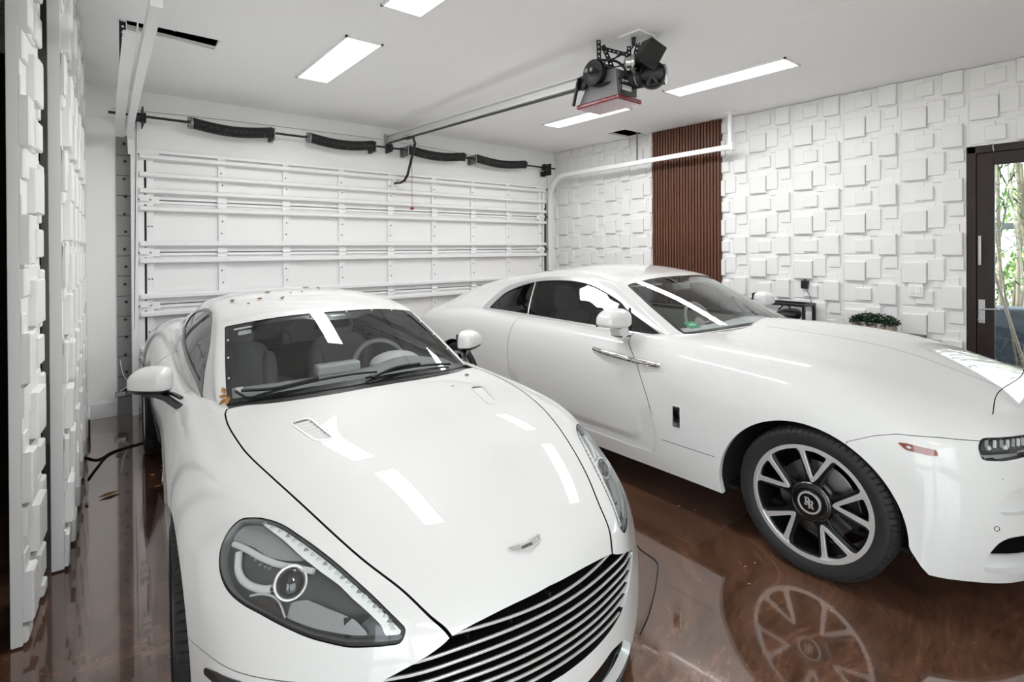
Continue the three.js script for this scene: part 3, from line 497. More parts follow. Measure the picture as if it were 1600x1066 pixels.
{ // opener: rail, motor unit with its red tray, arm and release cord
  const t = thing('opener_rail', 'long pale steel opener rail running from the garage door header to the motor unit', 'rail', [3.13, 0, 0]);
  const at = (z) => 3.095 - (z + 6.45) * 0.0315, p = [V(0, at(-6.50), -6.50), V(0, at(-4.7), -4.7), V(0, at(-2.9), -2.9)];
  mesh('rail_beam', sweepProfile([[-0.04, -0.045], [0.04, -0.045], [0.04, -0.035], [0.012, -0.03], [0.012, 0.025], [0.04, 0.032], [0.04, 0.045], [-0.04, 0.045], [-0.04, 0.032], [-0.014, 0.025], [-0.014, -0.03], [-0.04, -0.035]], p, V(0, 1, 0)), std('#d4d4d2', 0.45, 0.3), t);
  mesh('drive_chain', sweepProfile([[-0.010, -0.006], [0.010, -0.006], [0.010, 0.006], [-0.010, 0.006]], p.map((v) => v.clone().add(V(0, -0.056, 0.0))), V(0, 1, 0)), M.blackPlastic, t);
  mesh('header_bracket', [rbox(-0.05, 0.05, 3.02, 3.16, -6.515, -6.46, 0.005), rbox(-0.02, 0.03, 2.98, 3.05, -6.50, -6.45, 0.004)], std('#a9a9a8', 0.5, 0.3), t);
  mesh('trolley', [rbox(-0.02, 0.06, 3.02, 3.06, -6.05, -5.86, 0.005)], M.darkSteel, t);
  const A = new THREE.Group(); A.name = 'opener_arm'; A.userData.label = 'black bent arm'; A.position.set(3.36 - 3.13, 2.5, -6.33); t.add(A);
  mesh('arm_bar', sweepProfile([[-0.012, -0.006], [0.012, -0.006], [0.012, 0.006], [-0.012, 0.006]].map(([a, b]) => [a, b * 2]), [V(-0.17, 0.56, 0.4), V(0.0, 0.52, 0.16), V(-0.01, 0.3, 0.06), V(-0.035, 0.12, 0.01), V(-0.07, 0.045, -0.01), V(-0.12, 0.012, -0.03), V(-0.20, 0.004, -0.05)], V(0.3, 0, 1)), M.blackPlastic, A);
  const C = thing('release_cord', 'thin red release cord with a small red handle hanging before the garage door', 'cord', [3.38, 2.17, -6.30]);
  mesh('cord', bar([0, 0.02, 0], [0, 0.86, 0], 0.0028, 6), std('#9b3a41', 0.7), C); mesh('cord_handle', rbox(-0.022, 0.022, -0.012, 0.022, -0.012, 0.012, 0.005), std('#8e1420', 0.5), C);
  const U = thing('opener_motor', 'dark chain-drive opener motor with pulleys and a red tray under the ceiling', 'motor', [3.12, 2.80, -2.78]);
  const px = (u, v, x) => V(x, v, u);
  // housing: a grey box leaning in at its ends, on a red tray
  mesh('housing', toCreasedNormals(extrude(polyShape([[-0.20, 0.0], [0.19, 0.0], [0.17, 0.20], [0.02, 0.22], [-0.12, 0.13]]), 0.22, 0.004).rotateY(-Math.PI / 2).scale(-1, 1, 1).rotateY(0), 0.4).translate(0, 0, 0), std('#77787a', 0.42, 0.55), U);
  { const d = canvasTex(256, 96, (c) => { c.fillStyle = '#2a2a2c'; c.fillRect(0, 0, 256, 96); c.fillStyle = '#d9d9d9'; c.fillRect(20, 50, 150, 26); c.fillStyle = '#333'; for (let k = 0; k < 9; k++) c.fillRect(26 + k * 15, 56, 9, 4); c.fillStyle = '#bdbdbd'; c.fillRect(22, 20, 26, 14); c.fillRect(56, 22, 60, 8); });
    mesh('rating_plate', new THREE.BoxGeometry(0.19, 0.14, 0.004).translate(0.125, 0.085, 0.196), new THREE.MeshStandardMaterial({ map: d, roughness: 0.5 }), U); }
  mesh('tray', [rbox(-0.02, 0.27, -0.035, 0.0, -0.225, 0.215, 0.012, 3)], phys('#74101f', { roughness: 0.25, clearcoat: 1 }), U);
  const pulley = (name, x, y, z, r, w, mat) => mesh(name, lathe([[0.012, w / 2 + 0.006], [r * 0.3, w / 2 + 0.004], [r * 0.34, w / 2 - 0.004], [r * 0.86, w / 2 - 0.004], [r * 0.9, w / 2], [r, w / 2], [r * 0.93, 0], [r, -w / 2], [0.012, -w / 2]], 40).rotateY(Math.PI).translate(x, y, z), mat, U);
  pulley('drive_pulley', -0.045, 0.20, 0.0, 0.100, 0.045, M.blackPlastic); mesh('shaft_end', [bar([-0.13, 0.205, -0.01], [-0.06, 0.205, -0.01], 0.018, 14), bar([-0.12, 0.205, 0.03], [-0.06, 0.205, 0.03], 0.016, 14)], M.steel, U);
  pulley('idler_pulley', -0.02, 0.16, -0.15, 0.055, 0.03, M.blackPlastic);
  pulley('belt_wheel', 0.03, 0.19, 0.02, 0.092, 0.06, M.darkSteel);
  mesh('tension_arm', [sweepProfile([[-0.008, -0.012], [0.008, -0.012], [0.008, 0.012], [-0.008, 0.012]], [V(-0.05, 0.20, -0.16), V(-0.05, 0.10, -0.19), V(-0.05, -0.01, -0.225)], V(1, 0, 0)), bar([-0.06, 0.16, -0.175], [-0.03, 0.16, -0.175], 0.012)], M.blackPlastic, U);
  mesh('drive_belt', tube([[-0.04, 0.10, 0.02], [0.02, 0.12, 0.16], [0.06, 0.17, 0.22], [0.04, 0.26, 0.16], [-0.04, 0.30, 0.02]], 0.010, 40, 8), M.rubber, U);
  const br = mesh('brake', lathe([[0, 0.03], [0.03, 0.028], [0.036, 0.02], [0.036, -0.02], [0.055, -0.022], [0.058, -0.04], [0, -0.04]], 32).rotateY(Math.PI / 2 + 0.9).translate(0.05, 0.235, 0.25), M.satin, U);
  mesh('brake_lever', [tube([[0.06, 0.19, 0.27], [0.09, 0.16, 0.27], [0.12, 0.15, 0.25], [0.15, 0.09, 0.25], [0.19, 0.10, 0.24]], 0.009, 24, 8), tube([[0.09, 0.25, 0.24], [0.13, 0.18, 0.25], [0.17, 0.15, 0.24], [0.20, 0.12, 0.24]], 0.008, 20, 8)], M.steel, U);
  mesh('control_box', new RoundedBoxGeometry(0.15, 0.20, 0.16, 2, 0.01).rotateY(-0.35).applyQuaternion(new THREE.Quaternion().setFromAxisAngle(V(0.63, -0.1, -0.78).normalize(), 0.5)).translate(0.19, 0.29, 0.33), M.blackPlastic, U);
  mesh('flywheel', [lathe([[0.085, 0.03], [0.10, 0.03], [0.10, -0.03], [0.085, -0.03], [0.085, 0.03]], 40), ...[0, 1, 2].map((k) => rbox(-0.02, 0.02, -0.012, 0.012, -0.09, 0.09, 0.004).rotateX(k * Math.PI / 3))].map((g) => g.rotateY(0.5).translate(0.20, 0.14, 0.36)), M.darkSteel, U);
  mesh('motor_body', bar([0.16, 0.15, 0.12], [0.28, 0.15, 0.42], 0.075, 28), M.darkSteel, U);
  const perf = (name, a, b, w = 0.034) => { const h = b.clone().sub(a).length(), n = Math.max(3, Math.round(h / 0.035)), g = extrude(polyShape([[-w / 2, 0], [w / 2, 0], [w / 2, h], [-w / 2, h]], Array.from({ length: n }, (_, k) => circlePts(0, (k + 0.5) * h / n, 0.007, 8).reverse())), 0.004); g.rotateY(-0.9); g.applyQuaternion(new THREE.Quaternion().setFromUnitVectors(V(0, 1, 0), b.clone().sub(a).normalize())).translate(a.x, a.y, a.z); mesh(name, g, M.blackPlastic, U); };
  perf('hanger_angle', V(-0.02, 0.20, 0.03), V(-0.03, 0.452, 0.03)); perf('hanger_angle', V(0.06, 0.22, 0.10), V(0.02, 0.42, 0.03)); perf('hanger_angle', V(-0.01, 0.40, 0.02), V(0.17, 0.34, 0.16)); perf('hanger_angle', V(0.13, 0.22, 0.2), V(0.15, 0.40, 0.18)); perf('hanger_angle', V(0.22, 0.25, 0.16), V(0.24, 0.45, 0.2));
  mesh('ceiling_outlet', [rbox(0.04, 0.24, 0.438, 0.452, 0.16, 0.36, 0.004)], M.whiteMetal, U);
  mesh('power_lead', [tube([[0.12, 0.44, 0.25], [0.12, 0.37, 0.24], [0.08, 0.33, 0.20], [0.02, 0.29, 0.16], [-0.04, 0.26, 0.10], [-0.03, 0.22, 0.12], [0.05, 0.23, 0.18], [0.10, 0.28, 0.2], [0.08, 0.33, 0.17], [0.02, 0.27, 0.1]], 0.006, 60, 8), bar([0.12, 0.375, 0.245], [0.12, 0.44, 0.25], 0.012, 10, 0.017)], M.blackPlastic, U);
}

// ---------------------------------------------------------------- glazed door and the garden behind it
{
  const wood = new THREE.MeshStandardMaterial({ roughness: 0.42, map: pixelTex(256, 1024, (u, v) => { const n = 0.5 + 0.5 * noise2(u * 9 + 3 * noise2(u * 2, v * 1.4), v * 2.2), f = 0.5 + 0.5 * noise2(u * 60, v * 8), t = 0.5 + 0.5 * n + 0.25 * (f - 0.5); return [38 * t + 4, 20 * t + 3, 16 * t + 3]; }) });
  const uvw = (g) => { const a = g.attributes.uv, p = g.attributes.position; for (let k = 0; k < a.count; k++) a.setXY(k, p.getZ(k) * 1.6 + p.getX(k), p.getY(k) * 0.4); return g; };
  const t = struct('door_1', [uvw(rbox(RW - 0.04, RW + 0.18, 0, DTOP, DZ0, DZ0 + 0.062, 0.005)), uvw(rbox(RW - 0.04, RW + 0.18, 0, DTOP, DZ1 - 0.062, DZ1, 0.005)), uvw(rbox(RW - 0.04, RW + 0.18, DTOP - 0.062, DTOP, DZ0, DZ1, 0.005))], wood);
  const leaf = mesh('door_leaf', [uvw(rbox(RW - 0.03, RW + 0.02, 0.01, DTOP - 0.064, DZ0 + 0.064, DZ0 + 0.185, 0.005)), uvw(rbox(RW - 0.03, RW + 0.02, 0.01, DTOP - 0.064, DZ1 - 0.185, DZ1 - 0.064, 0.005)), uvw(rbox(RW - 0.03, RW + 0.02, DTOP - 0.175, DTOP - 0.064, DZ0 + 0.185, DZ1 - 0.185, 0.005)), uvw(rbox(RW - 0.03, RW + 0.02, 0.01, 0.22, DZ0 + 0.185, DZ1 - 0.185, 0.005))], wood, t);
  mesh('pane', box(RW - 0.012, RW - 0.004, 0.22, DTOP - 0.175, DZ0 + 0.185, DZ1 - 0.185), new THREE.MeshPhysicalMaterial({ color: '#f3f7f6', transmission: 1, roughness: 0, thickness: 0, ior: 1.5 }), leaf);
  mesh('door_handle', [rbox(RW - 0.038, RW - 0.029, 0.955, 1.166, -1.048, -1.003, 0.003), bar([RW - 0.03, 1.085, -1.025], [RW - 0.085, 1.085, -1.025], 0.011, 14), bar([RW - 0.08, 1.085, -1.03], [RW - 0.08, 1.09, -0.90], 0.009, 14), bar([RW - 0.03, 0.99, -1.025], [RW - 0.055, 0.99, -1.025], 0.013, 14), rbox(RW - 0.062, RW - 0.05, 0.985, 0.995, -1.05, -1.0, 0.003)], M.satin, leaf);
  mesh('pull_bar', [rbox(RW - 0.078, RW - 0.058, 1.475, 1.735, -1.043, -1.023, 0.003), rbox(RW - 0.06, RW - 0.028, 1.52, 1.535, -1.038, -1.028, 0.002), rbox(RW - 0.06, RW - 0.028, 1.68, 1.695, -1.038, -1.028, 0.002)], M.satin, leaf);
  mesh('hook', tube([[RW - 0.05, DTOP + 0.008, -0.945], [RW - 0.062, DTOP - 0.01, -0.945], [RW - 0.064, DTOP - 0.045, -0.942], [RW - 0.058, DTOP - 0.06, -0.94]], 0.004, 16, 6), M.satin, t);
  struct('garden_ground', [box(RW + 0.22, 40, -0.25, -0.05, -20, 16), box(-40, RW + 0.22, -0.25, -0.05, FRONT + 0.25, 40), box(-40, FX - 0.25, -0.25, -0.05, -20, FRONT + 0.25)], std('#c4c0b6', 0.9));
  tag(mesh('garden_wall', [rbox(10.9, 11.1, -0.05, 1.6, -6, 3, 0.02)], std('#e8e6e0', 0.8)), 'pale garden wall seen through the glazed door behind the bamboo', 'wall');
  const slate = new THREE.MeshStandardMaterial({ roughness: 0.75, map: pixelTex(256, 256, (u, v) => { const n = noise2(u * 9, v * 9) * 0.5 + noise2(u * 31, v * 31) * 0.3, g = 1 + 0.35 * n; return [58 * g, 66 * g, 78 * g]; }) });
  tag(mesh('planter_box', rbox(7.55, 7.95, -0.05, 0.98, -2.4, 0.4, 0.03), slate), 'dark slate planter wall at the foot of the bamboo outside the door', 'planter');
  const rail = thing('garden_fence', 'dark horizontal fence rail across the garden behind the bamboo', 'fence', [9.6, 0, -1.4]); mesh('rail', [rbox(-0.03, 0.03, 1.86, 1.95, -3, 3, 0.01)], std('#40474d', 0.6), rail); for (const z of [-2.6, 0.8, 2.8]) mesh('post', rbox(-0.04, 0.04, -0.05, 2.0, z - 0.04, z + 0.04, 0.01), std('#40474d', 0.6), rail);
  const leafShape = (l, w) => { const g = new THREE.PlaneGeometry(w, l, 2, 4), p = g.attributes.position; for (let k = 0; k < p.count; k++) { const y = p.getY(k) / l + 0.5, x = p.getX(k); p.setXYZ(k, x * Math.sin(Math.PI * (0.08 + 0.9 * y)) * (1.2 - 0.5 * y), y * l, Math.abs(x) * 0.5 - 0.25 * l * y * y); } g.computeVertexNormals(); return g; };
  const greens = ['#3f5a35', '#55733f', '#6f8f4e', '#2c4630'].map((c) => new THREE.MeshPhysicalMaterial({ color: c, roughness: 0.8, side: THREE.DoubleSide }));
  const stems = ['#6b6350', '#94887a', '#5b5648', '#b0a596', '#7a7264'].map((c) => std(c, 0.6));
  const group = 'bamboo canes outside the glazed door';
  for (let k = 0; k < 30; k++) { // bamboo: leaning canes with nodes, tufts of narrow leaves high up
    const x = range(6.85, 8.9), along = range(-0.195, -0.09), z = x * along + range(-0.05, 0.05), lean = range(-0.16, 0.16) * (k % 3 === 0 ? 2.4 : 1), leanx = range(-0.05, 0.12), h = range(2.4, 4.2), r = range(0.008, 0.021);
    const t = thing('bamboo', 'slim bamboo cane with narrow leaves growing outside the glazed door', 'bamboo', [x, -0.05, z], 0, group);
    const P = (u) => V(leanx * u * h + 0.05 * u * u, u * h, lean * u * h - 0.08 * u * u * Math.sign(lean)); const pts = [0, 0.25, 0.5, 0.75, 1].map(P);
    const nodes = []; for (let n = 1; n < 12; n++) nodes.push(new THREE.TorusGeometry(r * 1.02, r * 0.16, 6, 10).rotateX(Math.PI / 2).translate(...P(n / 12).toArray()));
    mesh('cane', [tube(pts, r, 20, 8), ...nodes], stems[k % 5], t);
    const leaves = []; const n = k % 2 ? 40 : 26; for (let i = 0; i < n; i++) { const b = P(range(0.5, 1.02)), g = leafShape(range(0.12, 0.22), range(0.014, 0.026)); g.rotateX(range(0.6, 2.4)).rotateY(range(0, 6.28)).translate(b.x + range(-0.18, 0.18), b.y + range(-0.12, 0.1), b.z + range(-0.18, 0.18)); leaves.push(g); }
    const f = mesh('foliage', leaves, greens[k % 4], t); f.userData.kind = 'stuff';
  }
  for (const [i, z, y, s] of [[0, -1.75, 1.0, 0.8], [1, -1.05, 1.25, 0.7], [2, -0.2, 1.1, 0.9], [3, -2.6, 1.6, 1.1], [4, -1.3, 2.3, 0.9]]) { // loose bushes by the wall
    const t = thing('shrub', ['leafy green shrub left of the others behind the bamboo', 'small dark green shrub in the middle of the garden door view', 'rounded green shrub at the right behind the bamboo', 'tall pale green shrub far left in the garden', 'high light green shrub top behind the fence rail'][i], 'shrub', [i > 2 ? 12.2 : 9.95, 0, z]);
    const L = []; for (let k = 0; k < 420; k++) { const a = range(0, 6.28), e = Math.acos(range(-1, 1)), q = s * 0.6 * Math.cbrt(range(0.2, 1)), g = leafShape(range(0.06, 0.12), range(0.03, 0.06)); g.rotateX(range(0, 3.14)).rotateY(range(0, 6.28)).translate(q * Math.sin(e) * Math.cos(a), y + q * Math.cos(e), q * Math.sin(e) * Math.sin(a)); L.push(g); }
    const f = mesh('foliage', L, greens[(i + 1) % 3], t); f.userData.kind = 'stuff'; mesh('stem', bar([0, -0.05, 0], [0, y, 0], 0.03), stems[0], t);
  }
}

// ---------------------------------------------------------------- the left car: a low white four-seat coupe
// rows from the front lip over the nose, bonnet and body to the tail; lines from the middle out to the sill: [x, y, s], s = metres ahead of the front axle
const A_BODY = [
  [[0, .11, .98], [.17, .11, .965], [.32, .11, .93], [.45, .11, .87], [.58, .11, .785], [.69, .11, .675], [.78, .11, .565], [.845, .12, .48], [.875, .12, .43]],
  [[0, .20, 1.035], [.17, .20, 1.02], [.32, .20, .98], [.45, .20, .92], [.575, .20, .835], [.695, .20, .715], [.79, .19, .59], [.852, .17, .49], [.878, .14, .435]],
  [[0, .38, 1.035], [.17, .375, 1.02], [.32, .365, .98], [.45, .36, .92], [.583, .36, .835], [.71, .34, .725], [.803, .31, .595], [.86, .25, .495], [.882, .17, .435]],
  [[0, .59, .985], [.17, .584, .97], [.325, .568, .935], [.455, .535, .895], [.60, .51, .785], [.727, .475, .685], [.818, .43, .575], [.866, .34, .48], [.885, .20, .435]],
  [[0, .70, .80], [.2, .692, .80], [.41, .665, .785], [.525, .668, .745], [.66, .638, .65], [.762, .602, .57], [.832, .545, .51], [.875, .42, .43], [.889, .22, .405]],
  [[0, .855, .385], [.3, .845, .385], [.57, .81, .385], [.655, .80, .36], [.75, .787, .32], [.832, .73, .28], [.888, .65, .285], [.91, .48, .30], [.90, .22, .30]],
  [[0, .920, 0], [.35, .907, 0], [.66, .878, 0], [.74, .864, 0], [.81, .84, 0], [.88, .777, 0], [.918, .70, 0], [.925, .50, 0], [.91, .22, 0]],
  [[0, .985, -.42], [.36, .965, -.45], [.66, .930, -.52], [.75, .902, -.52], [.825, .866, -.52], [.885, .78, -.55], [.905, .66, -.55], [.88, .42, -.55], [.85, .20, -.55]],
  [[0, .96, -1.2], [.36, .95, -1.2], [.68, .930, -1.2], [.76, .915, -1.2], [.83, .885, -1.2], [.875, .79, -1.2], [.878, .66, -1.2], [.85, .42, -1.2], [.82, .20, -1.2]],
  [[0, .95, -1.9], [.36, .96, -1.9], [.68, .975, -1.9], [.755, .955, -1.9], [.832, .915, -1.9], [.885, .80, -1.9], [.885, .66, -1.9], [.842, .42, -1.9], [.80, .20, -1.9]],
  [[0, .97, -2.5], [.36, .98, -2.5], [.65, 1.01, -2.5], [.735, .995, -2.5], [.82, .95, -2.5], [.868, .83, -2.5], [.878, .68, -2.5], [.845, .42, -2.5], [.80, .20, -2.5]],
  [[0, 1.0, -3.0], [.36, 1.01, -3.0], [.60, 1.035, -3.0], [.71, 1.025, -3.0], [.812, .965, -3.0], [.87, .84, -3.0], [.890, .70, -3.0], [.885, .50, -3.0], [.86, .22, -3.0]],
  [[0, 1.01, -3.6], [.34, 1.01, -3.6], [.56, 1.01, -3.6], [.67, .995, -3.6], [.77, .94, -3.6], [.83, .85, -3.6], [.855, .72, -3.6], [.85, .45, -3.6], [.82, .25, -3.6]],
  [[0, .99, -4.02], [.30, .98, -4.0], [.5, .96, -3.97], [.6, .94, -3.94], [.67, .90, -3.91], [.72, .82, -3.88], [.75, .70, -3.87], [.74, .45, -3.87], [.71, .28, -3.87]],
];
const A_TOP = [
  [[0, .975, -.37], [.36, .955, -.43], [.653, .925, -.57], [.685, .915, -.62], [.712, .905, -.67], [.73, .89, -.72], [.74, .83, -.74]],
  [[0, 1.077, -.58], [.34, 1.061, -.635], [.626, 1.023, -.765], [.672, 1.005, -.82], [.712, .955, -.85], [.737, .905, -.87], [.75, .83, -.88]],
  [[0, 1.178, -.79], [.32, 1.166, -.835], [.597, 1.122, -.96], [.644, 1.10, -1.02], [.705, 1.015, -1.045], [.742, .918, -1.07], [.758, .833, -1.08]],
  [[0, 1.272, -1.0], [.30, 1.263, -1.035], [.567, 1.216, -1.16], [.615, 1.183, -1.22], [.695, 1.06, -1.25], [.745, .93, -1.27], [.765, .84, -1.28]],
  [[0, 1.302, -1.16], [.30, 1.294, -1.19], [.556, 1.248, -1.29], [.607, 1.212, -1.34], [.692, 1.08, -1.37], [.744, .942, -1.38], [.765, .845, -1.39]],
  [[0, 1.347, -1.75], [.30, 1.338, -1.75], [.52, 1.298, -1.76], [.585, 1.25, -1.77], [.685, 1.11, -1.78], [.738, .975, -1.78], [.76, .86, -1.78]],
  [[0, 1.315, -2.4], [.28, 1.305, -2.4], [.49, 1.262, -2.4], [.555, 1.215, -2.4], [.64, 1.12, -2.4], [.70, 1.005, -2.4], [.73, .90, -2.4]],
  [[0, 1.225, -3.0], [.27, 1.215, -3.0], [.45, 1.18, -3.0], [.51, 1.14, -3.0], [.58, 1.08, -3.0], [.64, 1.02, -3.0], [.68, .94, -3.0]],
  [[0, 1.03, -3.7], [.3, 1.02, -3.7], [.46, 1.01, -3.7], [.52, 1.005, -3.7], [.57, .985, -3.7], [.62, .955, -3.7], [.65, .90, -3.7]],
];
const MC = { // car materials
  paint: phys('#d6d6d5', { roughness: 0.5, clearcoat: 1, clearcoatRoughness: 0.012, ior: 1.5 }),
  sealGapShade: std('#08080a', 0.7), trim: phys('#1b1b1d', { roughness: 0.35, clearcoat: 0.6, clearcoatRoughness: 0.1 }), greyTrim: phys('#4d4d50', { roughness: 0.4, clearcoat: 0.8, clearcoatRoughness: 0.06 }),  // seal black also painted on panel edges to stand for shut line shade
  glass: new THREE.MeshPhysicalMaterial({ color: '#e9edec', transmission: 1, roughness: 0, thickness: 0, ior: 1.52, specularIntensity: 1 }),
  sideGlass: new THREE.MeshPhysicalMaterial({ color: '#55595a', transmission: 1, roughness: 0, thickness: 0, ior: 1.52 }),
  lens: new THREE.MeshPhysicalMaterial({ color: '#f2f4f4', transmission: 1, roughness: 0, thickness: 0, ior: 1.45 }),
  frit: std('#131314', 0.35), well: std('#060606', 0.9), cabin: std('#858587', 0.8), cabinLight: std('#c6c6c8', 0.75), liner: std('#c4c4c4', 0.9),
  lampDark: std('#5a5b5d', 0.35, 0.4), lampGrey: std('#a9aaab', 0.28, 0.5), led: new THREE.MeshPhysicalMaterial({ color: '#e9ebec', roughness: 0.2, clearcoat: 1, transmission: 0.2, thickness: 0 }),
  amber: phys('#241407', { roughness: 0.2, clearcoat: 1 }), black: std('#050506', 0.5), fabric: std('#b3b1b0', 0.85), cream: std('#d8d5cf', 0.7),
};
const gate = (m, f) => both(m, Array.isArray(f) ? f : [f]);
// a strip of glass, border or trim between two outlines drawn in a plane of the surface
const onPlane = { xs: (f) => (x, y, s) => f(x, s), sy: (f) => (x, y, s) => f(s, y), xy: (f) => (x, y, s) => f(x, y), uv: (f) => (x, y, s, u, v) => f(u, v) };
const pair = (name, car, geo, mat, label) => [[-1, mirrored(geo)], [1, geo]].map(([side, g]) => { const o = mesh(name, g, mat, car); if (label) o.userData.label = label[side < 0 ? 0 : 1]; return o; });
function gridSurface(f, nu, nv) { const p = [], i = []; for (let a = 0; a <= nu; a++) for (let b = 0; b <= nv; b++) p.push(...f(a / nu, b / nv)); for (let a = 0; a < nu; a++) for (let b = 0; b < nv; b++) { const k = a * (nv + 1) + b; i.push(k, k + 1, k + nv + 1, k + 1, k + nv + 2, k + nv + 1); } return geom(p, null, i); }
function seat(car, x, s, base, mat, wide = 0.25, logo) {
  const g = new THREE.Group(); g.name = 'seat'; g.position.set(x, base, s); car.add(g);
  const pad = (w, h, d) => { const q = new THREE.SphereGeometry(1, 24, 18), a = q.attributes.position; for (let i = 0; i < a.count; i++) { const v = [a.getX(i), a.getY(i), a.getZ(i)].map((t) => Math.sign(t) * Math.pow(Math.abs(t), 0.55)); a.setXYZ(i, v[0] * w, v[1] * h, v[2] * d); } q.computeVertexNormals(); return q; };
  mesh('cushion', pad(wide, 0.075, 0.26).translate(0, 0.08, 0.1), mat, g);
  const b = mesh('backrest', pad(wide, 0.30, 0.075).rotateX(-0.24).translate(0, 0.38, -0.20), mat, g);
  for (const k of [-1, 1]) mesh('bolster', pad(0.05, 0.24, 0.09).rotateX(-0.24).translate(k * wide * 0.86, 0.36, -0.16), mat, b);
  const h = mesh('headrest', pad(0.125, 0.115, 0.05).rotateX(-0.16).translate(0, 0.755, -0.29), mat, g);
  if (logo) mesh('emblem', letters(serif, 'RR', 0.03, 0.002).rotateX(-0.16).translate(0, 0.76, -0.238), MC.greyTrim, h);
  return g;
}
function steeringWheel(car, x, y, s, mat, r = 0.185) {
  const g = new THREE.Group(); g.name = 'steering_wheel'; g.position.set(x, y, s); g.rotation.x = -0.42; car.add(g);
  mesh('wheel_rim', new THREE.TorusGeometry(r, 0.016, 12, 48), mat, g);
  mesh('wheel_hub', [new THREE.SphereGeometry(0.075, 20, 12).scale(1, 0.8, 0.35), bar([-r, 0, 0], [r, 0, 0], 0.014), bar([0, 0, 0], [0, -r, 0], 0.014)], mat, g);
}

const aston = thing('sports_coupe', 'white low sports car with a wide slatted grille, parked nose out on the left', 'car', [1.06 * Math.cos(0.0349066) + 2.2 * Math.sin(0.0349066), 0, 1.06 * Math.sin(0.0349066) - 2.2 * Math.cos(0.0349066)], -0.0349066);
{
  const car = aston, fb = splineNet(A_BODY), ft = splineNet(A_TOP);
  const body = netMesh(fb, [8, 16, 20, 24, 48, 40, 40, 36, 24, 20, 18, 18, 8], [24, 22, 18, 18, 16, 14, 16, 16]);
  const top = netMesh(ft, [24, 24, 24, 14, 30, 30, 24, 20], [30, 34, 10, 14, 18, 8]);
  const G = 0.0032;                                             // half a shut line
  // outlines, in metres on the car
  const bonnetPts = [[-0.2, 1.2], [0.30, 1.2], [0.318, 0.945], [0.333, 0.925], [0.365, 0.885], [0.41, 0.79], [0.475, 0.662], [0.54, 0.497], [0.618, 0.25], [0.668, 0.02], [0.684, -0.15], [0.688, -0.30], [0.680, -0.42], [0.665, -0.475], [0.60, -0.455], [0.50, -0.385], [0.36, -0.325], [0.2, -0.285], [0, -0.27], [-0.2, -0.27]];
  const bonnetPoly = [...bonnetPts.slice(0, 3), ...smooth(bonnetPts.slice(3, 13), 6, false), ...smooth(bonnetPts.slice(13, 19), 5, false), bonnetPts[19]];
  const lampPoly = smooth([[.436, .872], [.447, .876], [.478, .859], [.510, .836], [.558, .797], [.604, .752], [.650, .702], [.700, .637], [.739, .578], [.775, .518], [.801, .460], [.812, .410], [.811, .372], [.800, .344], [.777, .330], [.748, .331], [.717, .353], [.680, .390], [.646, .437], [.616, .495], [.582, .563], [.547, .637], [.517, .704], [.49, .763], [.462, .823], [.443, .858]], 4);
  const grillePoly = [[-0.2, 0.61], ...smooth([[0, 0.606], [.17, .598], [.322, .574], [.348, .562], [.404, .540], [.448, .523], [.492, .502]], 4, false), [.509, .488], [.506, .478], ...smooth([[.471, .463], [.433, .448], [.405, .428], [.365, .405], [.30, .387], [.17, .378], [0, .374]], 4, false), [-0.2, .374]];
  const intakePoly = rounded([[-0.3, 0.30], [0.10, 0.30], [0.24, 0.318], [0.33, 0.30], [0.40, 0.235], [0.42, 0.175], [-0.3, 0.175]], 0.02);
  const ventPoly = rounded([[.402, -.122], [.486, -.126], [.437, .084], [.366, .110]], 0.03);
  const inBonnet = inside(bonnetPoly), inLamp = inside(lampPoly), inGrille = inside(grillePoly), inIntake = inside(intakePoly), inVent = inside(ventPoly);
  const deck = inside([[-0.2, -0.40], [0, -0.40], [0.36, -0.46], [0.62, -0.60], [0.68, -0.75], [0.69, -1.0], [0.69, -1.9], [0.65, -2.4], [0.58, -3.0], [0.50, -3.35], [-0.2, -3.4]]);
  const arch = (s0, r) => (x, y, s) => Math.hypot(s - s0, y - 0.338) - r;
  const seam = (x, y, s) => y - (0.487 + Math.min(0.02, Math.max(0, (0.47 - s) * 0.2)));   // nose panel above, bumper below
  const sideOnly = (f) => (x, y, s) => x > 0.55 ? f(x, y, s) : -1;
  let skin = gate(body, [(x, y, s) => x > 0.58 ? arch(0, 0.388)(x, y, s) : 1, (x, y, s) => x > 0.58 ? arch(-2.99, 0.392)(x, y, s) : 1, (x, y, s) => s < 0 && x < 0.8 ? -deck(x, s) : 1]);
  const front = clip(skin, (x, y, s) => s + 1.0), rear = clip(skin, (x, y, s) => -1.0 - s);
  // bonnet
  let bonnet = gate(front, [(x, y, s) => inBonnet(x, s) - G, (x, y, s) => s > 0.5 ? -inGrille(x, y) - (y < 0.55 ? 1 : 0) : 1, (x, y, s) => y - 0.55, (x, y, s) => -inVent(x, s) - 0.001]);
  const B = mesh('bonnet', two([toGeo(bonnet)]), MC.paint, car);
  mesh('bonnet_edge', two([flange(bonnet, 0.018)]), MC.sealGapShade, B);
  // fender and nose side, bumper
  let wing = gate(front, [(x, y, s) => Math.max(-inBonnet(x, s) - G, 0.55 - y), (x, y, s) => -inLamp(x, s) - (y < 0.5 ? 1e3 * 0 : 0) - 0.0034, (x, y, s) => s > 0.6 ? -inGrille(x, y) : 1, (x, y, s) => s > 0.6 ? -inIntake(x, y) : 1]);
  // the strip between bonnet and windscreen is plastic, not paint
  const cowlZone = (x, y, s) => Math.max(s + 0.9 - 10 * Math.max(0, x - 0.655), 0) * (x < 0.66 && s < -0.2 ? 1 : 0) - 1e-4;
  const cowl = clip(wing, (x, y, s) => s < -0.15 ? Math.min(0.655 - x, -0.15 - s) : -1); wing = clip(wing, (x, y, s) => s < -0.15 ? x - 0.657 : 1);
